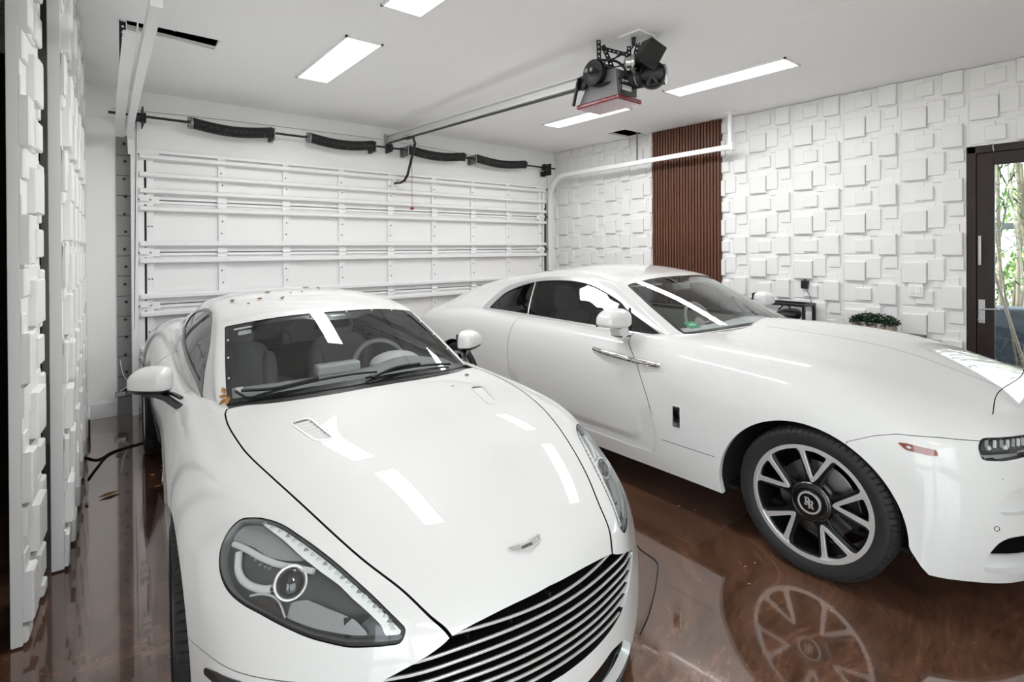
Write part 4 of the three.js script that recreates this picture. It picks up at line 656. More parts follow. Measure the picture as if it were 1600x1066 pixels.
  const isBumper = (x, y, s) => s > 0.3 ? 0.487 + Math.max(0, (0.60 - x) * 0.0) - y : (0.36 - y) - (0.3 - s) * 5;
  const bumper = clip(wing, (x, y, s) => isBumper(x, y, s) - 0.0014); wing = clip(wing, (x, y, s) => -isBumper(x, y, s) - 0.0014);
  // side strake behind the front wheel
  const strake = inside([[-0.50, 0.705], [-0.66, 0.70], [-0.80, 0.60], [-0.64, 0.575], [-0.46, 0.60]]);
  const scoop = clip(wing, (x, y, s) => x > 0.6 ? strake(s, y) : -1); wing = clip(wing, (x, y, s) => x > 0.6 ? -strake(s, y) : 1);
  pair('front_wing', car, merge([toGeo(wing), flange(wing, 0.02, (x, y, s) => Math.hypot(s, y - 0.338) < 0.40)]), MC.paint).forEach((o, k) => {
    const f = flange(wing, 0.02, (x, y, s) => Math.hypot(s, y - 0.338) > 0.40); mesh('wing_edge', k ? f : mirrored(f), MC.sealGapShade, o);
    const q = merge([toGeo(offset(scoop, -0.03))]); mesh('strake_vent', k ? q : mirrored(q), MC.greyTrim, o);
    const r = tube([[0.905, 0.665, -0.46], [0.893, 0.66, -0.6], [0.885, 0.645, -0.72], [0.884, 0.62, -0.80]], 0.009, 20, 8); mesh('strake_blade', k ? r : mirrored(r), MC.paint, o);
  });
  const bum = mesh('front_bumper', two([toGeo(bumper), flange(bumper, 0.03)]), MC.paint, car);
  const lip = []; for (let k = -30; k <= 30; k++) { const q = fb(0.25, Math.abs(k) / 30 * 7.2); lip.push(V(Math.sign(k) * q[0], 0.118, q[2] - 0.006)); }
  mesh('splitter', sweepProfile([[-0.05, -0.006], [0.012, -0.006], [0.016, 0], [0.012, 0.006], [-0.05, 0.008]], lip, V(0, 1, 0)), MC.greyTrim, bum);
  const mk = rounded([[0.462, 0.432], [0.462, 0.450], [0.52, 0.462], [0.61, 0.468], [0.61, 0.445], [0.53, 0.432]], 0.008), inMk = inside(mk);
  const mkm = clip(body, (x, y, s) => x > 0.6 ? inMk(s, y) : -1);
  pair('side_marker', bum, merge([toGeo(offset(mkm, 0.003)), flange(offset(mkm, 0.003), 0.01)]), MC.trim);
  mesh('cowl_panel', two([toGeo(offset(cowl, -0.014)), flange(offset(cowl, -0.014), 0.02)]), MC.trim, car);
  // lower intake: dark recess with a blade
  mesh('lower_intake', [rbox(-0.42, 0.42, 0.17, 0.31, 0.80, 0.86, 0.01)], MC.black, bum);
  // grille: deep dark box, mesh behind, eight bright bars, thin struts
  const gr = new THREE.Group(); gr.name = 'grille'; car.add(gr);
  mesh('grille_back', gridSurface((a, b) => { const x = -0.56 + 1.12 * a; return [x, 0.36 + 0.26 * b, 0.90 - 0.36 * x * x - 0.04 * b]; }, 24, 6), MC.black, gr);
  { const ring = rim(clip(body, (x, y, s) => s > 0.6 ? inGrille(x, y) : -1)); const p = [], id = [], mb = clip(body, (x, y, s) => s > 0.6 ? inGrille(x, y) : -1);
    for (const [a, b] of rim(mb)) { const o = p.length / 3; for (const [k, d] of [[a, 0], [b, 0], [a, 0.10], [b, 0.10]]) p.push(mb.p[3 * k], mb.p[3 * k + 1], mb.p[3 * k + 2] - d); id.push(o, o + 2, o + 1, o + 1, o + 2, o + 3); }
    mesh('grille_surround', two(geom(p, null, id)), MC.black, gr); }
  const face = (x, y) => { const a = Math.abs(x), b = drop(frontFace, [Math.min(a, 0.51), y, 2], [0, 0, -1]); return b ? b.at[2] : 0.95 - 0.3 * a * a; };
  const frontFace = clip(body, (x, y, s) => Math.min(s - 0.6, 0.64 - y, y - 0.34));
  const brightBar = std('#dcdcdc', 0.3, 0.5);
  const barsAt = [[.573, .574, .318], [.549, .528, .442], [.523, .493, .512], [.498, .470, .492], [.473, .452, .452], [.448, .431, .420], [.424, .411, .384], [.399, .388, .32]];
  for (const [yc, ye, xe] of barsAt) { const path = []; for (let k = 0; k <= 28; k++) { const x = -xe + 2 * xe * k / 28, t = x / xe, y = yc - (yc - ye) * t * t; path.push(V(x, y, face(x, y) - 0.004)); }
    const gb = mesh('grille_bar', sweepProfile([[-0.007, -0.0036], [-0.002, -0.004], [0, -0.002], [0, 0.002], [-0.002, 0.0038], [-0.007, 0.0034]], path, V(0, 1, 0)), brightBar, gr);
    mesh('bar_blade', sweepProfile([[-0.050, -0.0025], [-0.0072, -0.003], [-0.0072, 0.003], [-0.050, 0.0005]], path, V(0, 1, 0)), MC.black, gb); }
  for (const x of [-0.40, -0.27, -0.14, 0, 0.14, 0.27, 0.40]) { const t = Math.abs(x) > 0.38 ? 0.43 : 0.385, u = Math.abs(x) > 0.38 ? 0.53 : 0.59 - 0.1 * Math.abs(x); mesh('grille_strut', [box(x - 0.0025, x + 0.0025, t, u, face(x, 0.48) - 0.07, face(x, 0.48) - 0.045)], MC.trim, gr); }
  // badge: wings with a bar, laid on the bonnet
  { const b = drop(bonnet, [0.001, 2, 0.868], [0, -1, 0]);
    const wing2 = [[0, .020], [.014, .020], [.017, .026], [.040, .024], [.063, .030], [.068, .027], [.060, .012], [.046, .002], [.026, -.004], [.013, -.010], [0, -.013]];
    const sh = polyShape([...wing2, ...wing2.slice(1, -1).reverse().map(([x, y]) => [-x, y])]);
    const e = new THREE.Group(); e.name = 'badge'; e.position.set(0, b.at[1], b.at[2]); e.quaternion.setFromUnitVectors(V(0, 0, 1), V(0, b.n[1], b.n[2]).normalize()); B.add(e);
    mesh('badge_wings', extrude(sh, 0.004, 0.0012), MW.machined, e); mesh('badge_bar', rbox(-0.021, 0.021, 0.003, 0.013, 0.004, 0.0068, 0.001), MC.greyTrim, e);
    for (const k of [-1, 1]) for (let i = 0; i < 5; i++) mesh('badge_feather', [bar([k * (0.024 + 0.0075 * i), 0.001 + 0.002 * i, 0.0052], [k * (0.026 + 0.0085 * i), 0.021 + 0.001 * i, 0.0052], 0.0009, 6)], MC.greyTrim, e); }
  // bonnet vents: tray, bright rim and slats
  for (const side of [-1, 1]) {
    const v = new THREE.Group(); v.name = 'bonnet_vent'; B.add(v); const fix = (g) => side > 0 ? g : mirrored(g), cut = clip(body, (x, y, s) => inVent(x, s) - 0.0005);
    mesh('vent_tray', fix(merge([toGeo(offset(cut, -0.022)), flange(cut, 0.022)])), MC.lampGrey, v);
    const ringM = clip(clip(body, (x, y, s) => inVent(x, s) + 0.001), (x, y, s) => 0.006 - inVent(x, s)); mesh('vent_rim', fix(merge([toGeo(offset(ringM, 0.0022)), flange(offset(ringM, 0.0022), 0.008)])), MW.machined, v);
    for (let k = 0; k < 7; k++) { const t = (k + 0.7) / 7.4, a = [0.408 - 0.038 * t, -0.118 + 0.215 * t], c = [0.484 - 0.046 * t, -0.122 + 0.205 * t], path = []; for (let i = 0; i <= 6; i++) { const x = a[0] + (c[0] - a[0]) * i / 6, s = a[1] + (c[1] - a[1]) * i / 6, b = drop(body, [x, 2, s], [0, -1, 0]); path.push(V(...b.at).add(V(0, -0.004, 0))); }
      mesh('vent_slat', fix(sweepProfile([[-0.009, 0.001], [0.0085, -0.0065], [0.0085, -0.0045], [-0.009, 0.003]], path, V(0, 1, 0))), MC.paint, v); }
  }
  // greenhouse: roof with its pillars, glass
  const wsPoly = rounded([[-0.2, -1], [-0.2, 2.0, 0.02], [0.1, 2.01], [1.5, 2.04], [2.93, 2.06, 0.06], [2.95, 1.2], [2.955, -1]], 0.03, 4), inWs = inside(wsPoly);
  const winPts = [[-.765, .912], [-1.0, .948], [-1.227, .967], [-1.636, 1.010], [-2.018, 1.057], [-2.289, 1.112], [-2.36, 1.15], [-2.30, 1.185], [-1.92, 1.246], [-1.573, 1.253], [-1.361, 1.215], [-1.112, 1.106], [-.937, 1.000], [-.82, .935]];
  const winPoly = smooth(winPts, 4), inWin = inside(winPoly), isSide = (v) => v > 2.5;
  const rearWs = rounded([[6.55, -1], [6.5, 1.9], [7.85, 1.9], [7.9, -1]], 0.1), inRear = inside(rearWs);
  const shell = gate(top, [(x, y, s, u, v) => v < 2.5 ? -inWs(u, v) - 0.012 : 1, (x, y, s, u, v) => v > 2.3 ? -inWin(s, y) - 0.0 : 1, (x, y, s, u, v) => v < 2.2 ? -inRear(u, v) : 1]);
  const roof = mesh('roof', two([toGeo(shell)]), MC.paint, car);
  mesh('roof_edge', two([flange(shell, 0.02, (x, y, s) => y > 0.9)]), MC.sealGapShade, roof);
  const liner = gate(top, [(x, y, s, u, v) => Math.min(u - 3.0, 7.0 - u, 2.6 - v)]); mesh('headlining', two(toGeo(offset(liner, -0.03))), MC.liner, roof);
  const wsM = clip(top, (x, y, s, u, v) => v < 2.5 ? inWs(u, v) - 0.004 : -1);
  const ws = mesh('windscreen', two(toGeo(offset(wsM, -0.001))), MC.glass, car);
  // printed black border under the glass, with the sensor notch at the top middle
  const notch = inside([[2.50, -1], [2.53, 0.34], [2.72, 0.62], [2.99, 0.62], [2.99, -1]]);
  const fritM = clip(wsM, (x, y, s, u, v) => Math.max(u - 2.74, 0.17 - u, v - (1.90 + 0.014 * u), notch(u, v)));
  const frit = mesh('windscreen_border', two(toGeo(offset(fritM, -0.006))), MC.frit, ws);
  for (const [u, v] of [[0.82, 1.955], [1.57, 1.965], [2.25, 1.97], [2.86, 1.25], [2.86, 0.75], [2.86, -0.5], [2.86, 0.2]]) { const p = ft(u, Math.abs(v)); mesh('clip', new THREE.SphereGeometry(0.006, 10, 6).translate(v < 0 ? -p[0] : p[0], p[1] - 0.001, p[2]).translate(0, 0.002, 0), MW.machined, frit); if (Math.abs(v) > 1.5) mesh('clip', new THREE.SphereGeometry(0.006, 10, 6).translate(-p[0], p[1] + 0.001, p[2]), MW.machined, frit); }
  { const sticker = (u0, u1, v0, v1, name, mat) => { const m = clip(wsM, (x, y, s, u, v) => Math.min(u - u0, u1 - u, v - v0, v1 - v)); mesh(name, mirrored(toGeo(offset(m, -0.004))), mat, ws); };
    sticker(2.40, 2.58, 1.50, 1.74, 'registration_sticker', std('#a9a9a6', 0.7)); sticker(2.66, 2.75, 1.48, 1.83, 'sticker', std('#c8c8c6', 0.7)); sticker(0.33, 0.50, 1.70, 1.84, 'sticker', std('#dedede', 0.7)); }
  { const m = clip(wsM, (x, y, s, u, v) => Math.min(u - 2.70, 2.78 - u, 0.14 - v)); mesh('rain_sensor', two(toGeo(offset(m, -0.004))), MC.lampGrey, ws); }
  // wipers
  for (const [a, b, c] of [[[-0.62, -0.53], [-0.36, -0.44], [0.02, -0.40]], [[-0.05, -0.37], [0.22, -0.41], [0.52, -0.505]]]) {
    const P = ([x, s], d) => { const q = drop(top, [Math.abs(x), 2, s], [0, -1, 0]); return q ? V(x, q.at[1] + d, s) : V(x, 0.975 + d, s); };
    const w = new THREE.Group(); w.name = 'wiper'; car.add(w); const pts = []; for (let i = 0; i <= 10; i++) { const t = i / 10; pts.push(P([(1 - t) * (1 - t) * a[0] + 2 * t * (1 - t) * b[0] + t * t * c[0], (1 - t) * (1 - t) * a[1] + 2 * t * (1 - t) * b[1] + t * t * c[1] - 0.012], 0.012)); }
    mesh('wiper_blade', tube(pts, 0.007, 24, 6), MC.black, w); mesh('wiper_arm', tube([pts[0].clone().add(V(0.02, 0.004, 0.03)), pts[3].clone().add(V(0, 0.014, 0.008)), pts[6].clone().add(V(0, 0.012, 0))], 0.008, 12, 6), MC.black, w); }
  // side glass with black surround and bright strip below
  const sideWin = clip(top, (x, y, s, u, v) => v > 2.3 ? inWin(s, y) - 0.002 : -1);
  pair('side_window', car, toGeo(offset(clip(sideWin, (x, y, s) => inWin(s, y) - 0.01), -0.004)), MC.sideGlass).forEach((o, k) => { const bm = clip(sideWin, (x, y, s) => 0.014 + (y < 1.02 - (s + 1.2) * 0.1 && s > -2.1 ? 0.012 : 0) - inWin(s, y)), g = merge([toGeo(offset(bm, 0.002)), flange(offset(bm, 0.002), 0.012)]); mesh('window_surround', k ? g : mirrored(g), MC.trim, o); });
  // doors and the rear
  const doorIn = inside(rounded([[-1.0, 0.30], [-1.0, 1.2], [-1.95, 1.2], [-1.95, 0.30]], 0.05)), door2 = inside(rounded([[-1.957, 0.30], [-1.957, 1.2], [-2.62, 1.2], [-2.60, 0.75], [-2.42, 0.30]], 0.05));
  let quarter = rear; const doorM = clip(rear, (x, y, s) => x > 0.5 ? doorIn(s, y) - 0.002 : -1), door2M = clip(rear, (x, y, s) => x > 0.5 ? door2(s, y) - 0.002 : -1);
  quarter = gate(rear, [(x, y, s) => x > 0.5 ? -doorIn(s, y) - 0.002 : 1, (x, y, s) => x > 0.5 ? -door2(s, y) - 0.002 : 1]);
  for (const [n, d] of [['front_door', doorM], ['rear_door', door2M]]) pair(n, car, toGeo(d), MC.paint).forEach((o, k) => mesh('door_edge', k ? flange(d, 0.02) : mirrored(flange(d, 0.02)), MC.sealGapShade, o));
  mesh('rear_body', two([toGeo(quarter), flange(quarter, 0.02)]), MC.paint, car);
  mesh('rear_window', two(toGeo(clip(top, (x, y, s, u, v) => v < 2.2 ? inRear(u, v) : -1))), MC.sideGlass, car);
  // cabin
  mesh('cabin_tub', [box(-0.70, 0.70, 0.20, 0.24, -3.2, -0.55), box(-0.70, -0.68, 0.24, 0.90, -3.2, -0.62), box(0.68, 0.70, 0.24, 0.90, -3.2, -0.62), box(-0.68, 0.68, 0.24, 0.85, -0.60, -0.56), box(-0.6, 0.6, 0.24, 0.98, -3.2, -3.15)], MC.cabin, car);
  const dash = mesh('dashboard', gridSurface((a, b) => { const x = -0.66 + 1.32 * a, t = b, hood = Math.exp(-(((x - 0.36) / 0.20) ** 2)); return [x, 0.90 + 0.045 * Math.sin(Math.min(1, t * 1.25) * Math.PI) + 0.05 * hood * Math.exp(-(((t - 0.62) / 0.25) ** 2)) - (t > 0.85 ? (t - 0.85) * 2.2 : 0) - 0.02 * x * x, -0.44 - 0.16 * x * x - 0.60 * t]; }, 40, 20), MC.cabin, car);
  mesh('instrument_hood', new THREE.SphereGeometry(0.16, 24, 12, 0, Math.PI * 2, 0, Math.PI / 2).scale(1.05, 0.5, 0.8).translate(0.36, 0.915, -0.93), MC.cabinLight, dash);
  mesh('centre_vent', rbox(-0.13, 0.13, 0.90, 0.965, -1.0, -0.92, 0.015), MC.cabinLight, dash);
  steeringWheel(car, 0.36, 0.85, -1.16, MC.cabinLight);
  for (const [x, s] of [[-0.37, -1.78], [0.37, -1.78], [-0.36, -2.65], [0.36, -2.65]]) seat(car, x, s, 0.30, MC.fabric, 0.235);
  mesh('console', rbox(-0.11, 0.11, 0.24, 0.58, -2.7, -0.9, 0.03), MC.cabinLight, car);
  mesh('mirror_inside', [new RoundedBoxGeometry(0.22, 0.06, 0.03, 3, 0.014).translate(0, 1.19, -1.06), bar([0, 1.19, -1.06], [0, 1.25, -1.01], 0.008)], MC.black, car);
  // wheel wells and underside
  for (const s of [0, -2.99]) pair('wheel_well', car, lathe([[0.40, 0.88], [0.40, 0.55], [0.0, 0.55]], 40, Math.PI - 0.3, Math.PI + 0.6).translate(0, 0.338, s), MC.well);
  mesh('underside', [box(-0.70, 0.70, 0.135, 0.15, -3.8, 0.50), box(-0.30, 0.30, 0.135, 0.15, 0.50, 0.86), box(-0.50, 0.50, 0.15, 0.60, -0.5, 0.55), box(-0.55, 0.55, 0.15, 0.8, -3.8, -2.6)], MC.well, car);
  // door mirrors
  const cap = () => { const q = new THREE.SphereGeometry(1, 40, 28), a = q.attributes.position; for (let i = 0; i < a.count; i++) { let [x, y, z] = [a.getX(i), a.getY(i), a.getZ(i)]; const e = 0.5; const px = Math.sign(x) * Math.pow(Math.abs(x), e), py = Math.sign(y) * Math.pow(Math.abs(y), e + 0.06);
      const taper = 0.5 + 0.5 * (1 - px) * 0.5 + 0.25; const h = px > 0 ? 1 - 0.42 * px * px : 1; a.setXYZ(i, px * 0.096, (py > 0 ? py * 0.078 * h : py * 0.062 * (1 - 0.25 * Math.max(0, px))) , (z > 0 ? z * 0.085 : z * 0.045)); } q.computeVertexNormals(); return q; };
  for (const side of [-1, 1]) {
    const m = new THREE.Group(); m.name = 'door_mirror'; m.position.set(side * 0.925, 0.99, -0.97); m.rotation.y = side * 0.36; car.add(m); const fix = (g) => side > 0 ? g : mirrored(g);
    const full = cap(), P = full.attributes.position; const mm = { p: [...P.array], n: [...full.attributes.normal.array], q: Array.from({ length: P.count * 2 }, () => 0), i: [...full.index.array] };
    const line = (x, y) => y + 0.026 - 0.11 * x;
    mesh('mirror_cap', fix(toGeo(clip(mm, (x, y, z) => Math.min(line(x, y), z + 0.012)))), MC.paint, m);
    mesh('mirror_base', fix(toGeo(clip(mm, (x, y, z) => Math.max(-line(x, y), -0.012 - z)))), MC.trim, m);
    mesh('mirror_glass', fix(new RoundedBoxGeometry(0.155, 0.10, 0.006, 2, 0.003).translate(0, 0.0, -0.040)), MC.black, m);
    const arm = sweepProfile([[-0.014, -0.015], [0.012, -0.012], [0.016, 0], [0.010, 0.010], [-0.014, 0.012]], [V(0.035, -0.052, 0.0), V(-0.03, -0.062, 0.01), V(-0.075, -0.075, 0.03), V(-0.125, -0.098, 0.07), V(-0.165, -0.112, 0.105)], V(0, 1, 0));
    const arm2 = sweepProfile([[-0.008, -0.006], [0.008, -0.006], [0.008, 0.006], [-0.008, 0.006]], [V(-0.05, -0.052, 0.0), V(-0.11, -0.062, 0.035), V(-0.155, -0.074, 0.075)], V(0, 1, 0));
    mesh('mirror_arm', fix(merge([arm, arm2])), MC.trim, m);
  }
  // headlamps
  for (const side of [-1, 1]) {
    const L = new THREE.Group(); L.name = 'headlamp'; car.add(L); const fix = (g) => side > 0 ? g : mirrored(g), lensM = clip(body, (x, y, s) => s > 0.2 && y > 0.5 ? inLamp(x, s) - 0.0005 : -1);
    const S = (x, s, d) => { const b = drop(lensFine, [x, 2, s], [0, -1, 0]); if (!b) return null; return [b.at[0] - b.n[0] * d, b.at[1] - b.n[1] * d, b.at[2] - b.n[2] * d]; }, lensFine = clip(body, (x, y, s) => s > 0.2 && y > 0.45 ? inLamp(x, s) + 0.03 : -1);
    mesh('lens', fix(toGeo(offset(lensM, -0.001))), MC.lens, L);
    mesh('lamp_bowl', fix(toGeo(offset(lensM, -0.036))), MC.lampDark, L); mesh('lamp_wall', fix(flange(lensM, 0.036)), MC.lampGrey, L);
    const gk = clip(clip(body, (x, y, s) => s > 0.2 && y > 0.5 ? inLamp(x, s) + 0.0022 : -1), (x, y, s) => 0.0012 - inLamp(x, s)); mesh('lamp_gasket', fix(toGeo(offset(gk, -0.0015))), MC.black, L);
    const plate = (pts, d, name, mat, th = 0.006) => { const f = inside(pts), m = offset(clip(lensFine, (x, y, s) => Math.min(f(x, s), inLamp(x, s) - 0.006)), -d); if (m.i.length) mesh(name, fix(merge([toGeo(m), flange(m, th)])), mat, L); };
    const line = (pts, d, r, name, mat, n = 30) => { const c = smooth(pts, 6, false).map(([x, s]) => S(x, s, d)).filter(Boolean); mesh(name, fix(tube(c, r, n, 8)), mat, L); };
    plate(smooth([[.785, .34], [.742, .338], [.700, .372], [.672, .43], [.645, .499], [.617, .561], [.655, .535], [.706, .478], [.742, .412], [.775, .362]], 4), 0.028, 'lamp_shroud', MC.lampGrey);
    line([[.783, .360], [.752, .414], [.722, .468], [.685, .521], [.640, .571], [.606, .608]], 0.022, 0.0095, 'light_guide', MC.led);
    line([[.777, .392], [.785, .425], [.780, .458], [.762, .496], [.735, .533], [.715, .552]], 0.026, 0.0115, 'light_guide', MC.led);
    for (const [x, s] of [[.752, .425], [.744, .445], [.736, .468], [.724, .486], [.714, .50]]) { const c = S(x, s, 0.04); if (c) mesh('light_chip', fix(new RoundedBoxGeometry(0.012, 0.012, 0.012, 1, 0.002).translate(...c)), MC.lampGrey, L); }
    { const c = S(.673, .575, 0.045), nn = drop(lensFine, [.673, 2, .575], [0, -1, 0]).n, q = new THREE.Quaternion().setFromUnitVectors(V(0, 1, 0), V(nn[0] * 0.3, nn[1] * 0.45, Math.max(nn[2], 0.5)).normalize());
      mesh('projector', fix(new THREE.CylinderGeometry(0.048, 0.044, 0.06, 32).applyQuaternion(q).translate(...c)), MC.lampDark, L);
      mesh('projector_lens', fix(new THREE.SphereGeometry(0.037, 28, 16).scale(1, 0.5, 1).translate(0, 0.03, 0).applyQuaternion(q).translate(...c)), phys('#101214', { roughness: 0.05, clearcoat: 1 }), L);
      mesh('projector_ring', fix(new THREE.TorusGeometry(0.043, 0.005, 10, 40).rotateX(Math.PI / 2).translate(0, 0.032, 0).applyQuaternion(q).translate(...c)), MW.machined, L); }
    plate(smooth([[.772, .524], [.741, .548], [.714, .588], [.705, .62], [.702, .640], [.739, .582]], 4), 0.03, 'turn_signal', MC.amber);
    line([[.768, .512], [.738, .541], [.708, .584], [.698, .632]], 0.026, 0.004, 'turn_signal_rim', MW.machined);
    plate([[.676, .622], [.702, .646], [.634, .722], [.560, .797], [.515, .832], [.545, .775], [.600, .705], [.640, .650]], 0.02, 'lower_reflector', MC.lampGrey);
    // faceted bright strip along the inner edge
    const strip = [[.700, .375], [.655, .475], [.622, .558], [.588, .628], [.555, .690], [.533, .742], [.508, .79], [.486, .832], [.484, .850], [.515, .838], [.51, .86], [.43, .90], [.42, .86], [.50, .70], [.60, .49], [.66, .39]];
    plate(strip, 0.010, 'reflector_strip', std('#f3f4f4', 0.3));
    const ctr = smooth([[.690, .385], [.640, .470], [.606, .545], [.571, .615], [.540, .678], [.513, .735], [.487, .79], [.465, .836], [.462, .858]], 3, false);
    for (let k = 0; k < ctr.length - 1; k++) { const a = ctr[k], b = S(a[0], a[1], 0.012); if (!b) continue; mesh('facet', fix(new THREE.OctahedronGeometry(0.011, 0).scale(1.2, 0.6, 0.8).rotateY(0.9 + 0.4 * (k % 2)).translate(...b)), k % 3 ? MC.led : MC.lampGrey, L); }
  }
  // wheels
  const proto = multiSpokeWheel();
  for (const side of [-1, 1]) { putWheel(car, proto, side, 0.905, 0.343, 0, -0.045); putWheel(car, proto, side, 0.885, 0.343, -2.99); }
}

// ---------------------------------------------------------------- the right car: a large white two-door fastback
const R_BODY = [
  [[0, .19, .82], [.30, .19, .81], [.52, .20, .77], [.70, .205, .70], [.83, .215, .60], [.90, .218, .52], [.93, .222, .47], [.945, .222, .45], [.945, .222, .44]],
  [[0, .45, .87], [.30, .45, .86], [.53, .45, .81], [.72, .45, .74], [.845, .45, .63], [.91, .45, .54], [.94, .42, .48], [.945, .33, .455], [.945, .226, .44]],
  [[0, .72, .87], [.30, .72, .855], [.53, .72, .80], [.72, .72, .72], [.845, .70, .61], [.912, .66, .52], [.94, .58, .47], [.945, .41, .45], [.945, .23, .43]],
  [[0, .89, .80], [.30, .885, .79], [.52, .885, .74], [.70, .86, .67], [.84, .805, .57], [.912, .76, .49], [.94, .66, .45], [.945, .46, .43], [.945, .235, .42]],
  [[0, .988, .58], [.30, .968, .57], [.53, .932, .55], [.72, .908, .50], [.86, .855, .44], [.92, .80, .40], [.95, .69, .37], [.955, .50, .35], [.95, .235, .35]],
  [[0, 1.085, .30], [.30, 1.05, .30], [.54, 1.00, .28], [.73, .968, .25], [.87, .915, .22], [.93, .84, .20], [.965, .72, .19], [.975, .50, .19], [.96, .24, .19]],
  [[0, 1.142, 0], [.30, 1.09, 0], [.55, 1.045, 0], [.74, 1.015, 0], [.875, .95, 0], [.935, .87, 0], [.972, .75, 0], [.978, .50, 0], [.96, .24, 0]],
  [[0, 1.15, -.50], [.30, 1.105, -.50], [.56, 1.075, -.50], [.75, 1.04, -.47], [.88, .985, -.45], [.94, .90, -.45], [.972, .75, -.50], [.972, .45, -.50], [.945, .24, -.50]],
  [[0, 1.12, -.95], [.30, 1.10, -.95], [.60, 1.075, -.95], [.77, 1.06, -.95], [.885, 1.015, -.95], [.945, .93, -.95], [.972, .76, -1.0], [.965, .42, -1.0], [.935, .235, -1.0]],
  [[0, 1.08, -1.5], [.30, 1.08, -1.5], [.62, 1.07, -1.5], [.80, 1.06, -1.5], [.895, 1.03, -1.5], [.945, .95, -1.5], [.970, .77, -1.5], [.96, .42, -1.5], [.93, .23, -1.5]],
  [[0, 1.08, -2.2], [.30, 1.08, -2.2], [.62, 1.07, -2.2], [.80, 1.06, -2.2], [.90, 1.035, -2.2], [.948, .955, -2.2], [.968, .77, -2.2], [.96, .42, -2.2], [.93, .225, -2.2]],
  [[0, 1.08, -2.8], [.30, 1.08, -2.8], [.62, 1.075, -2.8], [.79, 1.065, -2.8], [.90, 1.04, -2.8], [.95, .96, -2.8], [.968, .77, -2.8], [.965, .45, -2.8], [.94, .22, -2.8]],
  [[0, 1.08, -3.2], [.30, 1.08, -3.2], [.60, 1.075, -3.2], [.76, 1.06, -3.2], [.885, 1.03, -3.2], [.945, .95, -3.2], [.968, .77, -3.2], [.972, .50, -3.2], [.95, .24, -3.2]],
  [[0, 1.06, -3.7], [.30, 1.06, -3.7], [.56, 1.05, -3.7], [.72, 1.03, -3.7], [.85, .99, -3.7], [.92, .92, -3.7], [.945, .76, -3.7], [.94, .48, -3.7], [.91, .26, -3.7]],
  [[0, .99, -4.15], [.28, .985, -4.15], [.5, .975, -4.15], [.66, .96, -4.15], [.78, .92, -4.15], [.85, .85, -4.15], [.875, .72, -4.15], [.86, .45, -4.15], [.83, .28, -4.15]],
  [[0, .80, -4.42], [.28, .80, -4.41], [.48, .79, -4.39], [.62, .78, -4.36], [.72, .75, -4.33], [.78, .70, -4.30], [.80, .62, -4.29], [.79, .45, -4.29], [.76, .30, -4.29]],
];
const R_TOP = [
  [[0, 1.115, -.62], [.36, 1.106, -.662], [.70, 1.06, -.88], [.745, 1.055, -.95], [.78, 1.05, -1.0], [.81, 1.045, -1.05], [.83, 1.0, -1.06]],
  [[0, 1.221, -.87], [.34, 1.215, -.905], [.668, 1.168, -1.075], [.715, 1.152, -1.14], [.77, 1.097, -1.165], [.817, 1.055, -1.19], [.838, 1.0, -1.20]],
  [[0, 1.325, -1.125], [.32, 1.321, -1.148], [.636, 1.275, -1.27], [.685, 1.254, -1.33], [.758, 1.15, -1.355], [.823, 1.06, -1.37], [.845, 1.0, -1.38]],
  [[0, 1.420, -1.38], [.30, 1.416, -1.40], [.605, 1.378, -1.46], [.655, 1.345, -1.52], [.745, 1.20, -1.54], [.83, 1.065, -1.55], [.85, 1.0, -1.55]],
  [[0, 1.450, -1.52], [.30, 1.446, -1.53], [.592, 1.408, -1.58], [.645, 1.370, -1.63], [.742, 1.215, -1.65], [.83, 1.067, -1.66], [.85, 1.0, -1.66]],
  [[0, 1.498, -2.0], [.30, 1.49, -2.0], [.55, 1.46, -2.0], [.62, 1.42, -2.0], [.735, 1.24, -2.0], [.83, 1.07, -2.0], [.85, 1.0, -2.0]],
  [[0, 1.435, -2.6], [.28, 1.428, -2.6], [.52, 1.398, -2.6], [.59, 1.36, -2.6], [.71, 1.22, -2.6], [.82, 1.07, -2.6], [.85, 1.0, -2.6]],
  [[0, 1.34, -3.2], [.27, 1.335, -3.2], [.48, 1.31, -3.2], [.55, 1.28, -3.2], [.67, 1.17, -3.2], [.79, 1.065, -3.2], [.83, .98, -3.2]],
  [[0, 1.16, -3.8], [.27, 1.15, -3.8], [.46, 1.14, -3.8], [.53, 1.12, -3.8], [.63, 1.08, -3.8], [.74, 1.02, -3.8], [.78, .94, -3.8]],
  [[0, 1.0, -4.2], [.27, .99, -4.2], [.45, .97, -4.2], [.52, .96, -4.2], [.60, .94, -4.2], [.68, .91, -4.2], [.72, .87, -4.2]],
];
const rolls = thing('luxury_coupe', 'large white two-door car with dark spoked wheels, parked beside the tiled wall', 'car', [3.76, 0, -1.116]);
